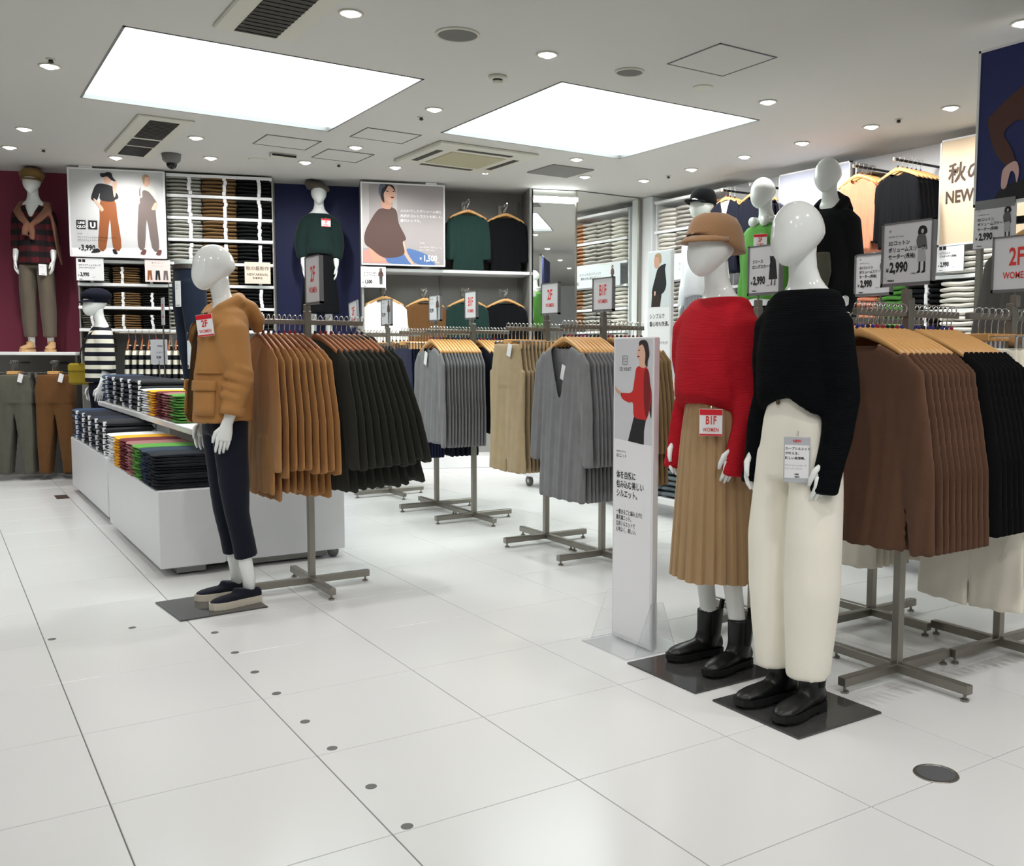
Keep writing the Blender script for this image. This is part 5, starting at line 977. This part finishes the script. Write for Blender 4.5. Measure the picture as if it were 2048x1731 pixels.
draw(t, 'printed_hand', [(128, 498), (112, 488), (92, 470), (76, 450), (78, 475), (84, 492), (106, 510), (128, 514)], n3, INK['skin2'], -.0033); draw(t, 'printed_neck', [(262, 225), (306, 200), (312, 288), (270, 290)], n3, INK['skin'], -.0034)
draw(t, 'printed_face', [(250, 150), (268, 110), (302, 120), (312, 170), (300, 225), (268, 240), (250, 222), (244, 196)], n3, INK['skin'], -.0036); draw(t, 'printed_hair', [(262, 96), (290, 82), (320, 98), (334, 160), (336, 205), (326, 240), (322, 290), (306, 265), (308, 200), (300, 150), (284, 118), (262, 128)], n3, INK['hair'], -.0040)
draw(t, 'printed_eye', [(254, 162), (262, 157), (270, 162), (262, 166)], n3, INK['hair'], -.004); draw(t, 'printed_mouth', [(247, 208), (260, 206), (264, 212), (250, 214)], n3, INK['dred'], -.004)
for yy in (218, 240, 262): 
    lo = MB(); a = n3(134, yy-11); b = n3(170, yy+11); lo.limb([(-.0035, -a[0]-.0, a[1]), (-.0035, -b[0], a[1]), (-.0035, -b[0], b[1]), (-.0035, -a[0], b[1]), (-.0035, -a[0], a[1])], .0007, 4, up=(1, 0, 0)); obj('logo_mark', lo, m_print, t)
q = n3
obj('lettering', letters([('3D KNIT', *q(106, 326), .024, .95, 0), ('WOMEN  3D Knit', *q(88, 974), .010, .9), ('3Dニット', *q(88, 1014), .019, .95), ('体を自然に', *q(90, 1180), .036, .78, .0006), ('包み込む美しい', *q(90, 1256), .036, .78, .0006), ('シルエット。', *q(90, 1330), .036, .78, .0006), ('一着まるごと編み上げた', *q(90, 1470), .024, .72, .0002), ('最先端ニット。', *q(90, 1518), .024, .72, .0002), ('立体シルエットで', *q(90, 1566), .024, .72, .0002), ('心地よく、美しい。', *q(90, 1614), .024, .72, .0002)], -.003), m_print, t)
obj('clear_foot', MB().bev((.015, 0, -.005), (.33, .33, .008), .001), m_clear, t)
for s in (-1, 1): obj('clear_gusset', MB().add([(-.10, s*.155, 0), (.12, s*.155, 0), (.05, s*.155, .21), (-.012, s*.155, .21), (-.10, s*.161, 0), (.12, s*.161, 0), (.05, s*.161, .21), (-.012, s*.161, .21)], [(0, 1, 2, 3), (7, 6, 5, 4), (0, 4, 5, 1), (1, 5, 6, 2), (2, 6, 7, 3), (3, 7, 4, 0)]), m_clear, t)
t = tall_sign('standing_sign', 'tall white standing sign with man in black hoodie', (4.36, 2.95, .757), 1.32, .03)
n4 = lambda x, y: ((x-150)/255*.27-.135, 1.32-(y-1040)/1452)
draw(t, 'printed_backdrop', [(158, 1060), (400, 1050), (400, 1672), (158, 1672)], n4, M('ink_ice', srgb(214, 222, 226), .4), -.0024, 0)
draw(t, 'printed_trousers', [(198, 1520), (310, 1515), (292, 1668), (188, 1668)], n4, INK['hair'], -.003, 0); draw(t, 'printed_hoodie', [(268, 1232), (352, 1195), (345, 1260), (362, 1420), (330, 1512), (270, 1528), (205, 1530), (198, 1480), (232, 1340)], n4, INK['black'], -.0033); draw(t, 'printed_face', [(218, 1130), (240, 1080), (285, 1095), (290, 1170), (262, 1230), (225, 1222)], n4, INK['skin2'], -.0034); draw(t, 'printed_hair', [(225, 1090), (262, 1066), (298, 1090), (300, 1170), (278, 1180), (272, 1120), (236, 1104)], n4, INK['blond'], -.0037)
draw(t, 'printed_hand', [(222, 1500), (238, 1490), (240, 1525), (228, 1545)], n4, INK['skin'], -.0037)
obj('lettering', letters([('シンプルで', -.115, .80, .042, .9, .0004), ('着心地も快適。', -.115, .74, .042, .9, .0004), ('スウェットラインナップ', -.115, .60, .026, .8, .0003), ('ドライスウェット', -.115, .555, .016), ('ウルトラストレッチ', -.115, .525, .016), ('プルパーカ', -.115, .495, .016), ('フルジップパーカ', -.115, .465, .016)], -.003), m_print, t)
# wide card on the shelving, blank board, beige and navy posters
t = thing('wide_shelf_card', 'wide pale card with small hooded figure on the sweater shelving', 'sign card', (6.60, 5.2, 2.24), 0); obj('card', MB().bev((0, 0, 0), (.008, 1.15, .27), .002), M('ice_card', srgb(216, 224, 228), .4), t)
mini_woman(t, -.42, 0, .24, -.005, 'black'); obj('lettering', letters([('カジュアルにもキレイにも', -.18, .02, .04), ('シンプルで着心地も快適。', -.18, -.03, .04), ('2,990', .30, -.09, .05, .8, .001)], -.005), m_print, t)
board('blank_board', 'large blank pale lilac board behind the headless-looking coat mannequin'.replace('headless-looking ', 'black '), 'board', (6.64, 3.47, 2.63), 0, .88, .80, M('lilac_panel', srgb(196, 200, 218), .4), .03)
t = board('autumn_poster', 'beige autumn NEW ARRIVAL poster on the right wall', 'poster', (6.63, 1.64, 2.605), 0, .90, .86, m_beige, .03)
obj('lettering', letters([('秋の最新作', -.37, .09, .165, 1.0, .0034), ('NEW ARRIVAL', -.39, -.085, .135, .82, .004), ('新着商品', -.10, -.20, .08, 1, .001)], X-.001), M('print_umber', srgb(74, 54, 44), .6), t)
c = card('white 2,990 price card under the beige autumn poster', (6.62, 1.965, 2.075), 0, .25, .22, ['Uスウェット', 'プルオーバー(長袖)'], '2,990', None, logo=False)
for y in (-.09, -.055): obj('logo_square', MB().bb(-.0038, -.0032, -y-.014, -y+.014, .07, .098), m_print, c)
t = board('model_poster', 'large navy poster of model with hand on hip', 'poster', (4.6, -.20, 2.545), 0, 1.22, .86, INK['navy'], .04)
n5 = lambda x, y: ((x-500)/909-.61, .43-(y-125)/958)
draw(t, 'printed_sleeve', [(565, 510), (600, 462), (725, 372), (850, 320), (1000, 330), (1000, 700), (860, 640), (760, 540), (700, 540), (655, 588), (690, 650), (722, 735), (690, 762), (660, 740), (605, 660)], n5, INK['armb'], X-.006); draw(t, 'printed_skirt', [(604, 938), (640, 880), (725, 842), (860, 830), (1010, 850), (1010, 938)], n5, INK['black'], X-.0065, 0)
draw(t, 'printed_hand', [(664, 765), (725, 738), (745, 790), (735, 850), (722, 800), (700, 790), (680, 865), (655, 868), (652, 820)], n5, INK['dkskin'], X-.007); draw(t, 'printed_face', [(900, 160), (980, 150), (1010, 220), (970, 300), (915, 290), (890, 230)], n5, INK['skin2'], X-.007)
for y in (-.58, .58): obj('support_post', MB().bb(.0, .03, y-.015, y+.015, -1.79, -.42), m_metal, t)
t = card('grey 2,990 sweater price card hanging under the navy poster', (4.575, .27, 1.995), 0, .255, .23, ['3Dコットン', 'ボリュームスリーブ', 'セーター(長袖)'], '2,990', 'skirt', m_card)
obj('hang_strip', MB().bb(-.004, .004, -.12, .12, .10, .15), m_frame, t)
a = thing('display_rail', 'short dark rail under the navy poster holding charcoal coats', 'rail', (4.6, -.1, 2.02)); obj('rail_bar', MB().limb([(-.25, 0, 0), (.02, 0, 0)], .01, 8), m_black, a); obj('rail_bracket', MB().bb(.0, .03, -.5, .5, -.02, .02), m_black, a)
for k in range(3): hang('charcoal_coat', 'sweater', C['charcoal'], (4.39+.07*k, -.1, 2.034), 0, 'charcoal grey coat hung under the navy poster', 'coat', 'charcoal coats', fit=.066, sz=1.2)
# ------------------------------------------------------------------ things set into the floor
for x, y in ((.03, 1.86), (.36, 1.86), (.66, 1.57), (.66, 1.22), (.66, .92), (.66, .63), (.66, .30), (.66, .03), (.66, -.30), (.65, -.58)):
    obj('floor_marker_dot', MB().lathe([(.017, 0), (.017, .0012), (.001, .0014)], 18, (x, y, 0)), m_rubber, label='small round grey marker dot on the white floor tile', cat='floor marker', group='marker dots on the floor')
t = thing('floor_outlet', 'round grey metal floor outlet cover in the tiles', 'floor outlet', (2.14, -1.17, 0)); obj('outlet_rim', MB().lathe([(.068, 0), (.066, .003), (.058, .004), (.056, .002)], 32), m_metal, t)
obj('outlet_lid', MB().lathe([(.056, .001), (.055, .003), (.001, .0035)], 32), M('outlet_grey', srgb(116, 118, 122), .5, metal=.5, wave=('X', 40, 0, .3)), t)
for h in HG.values(): remove(h)
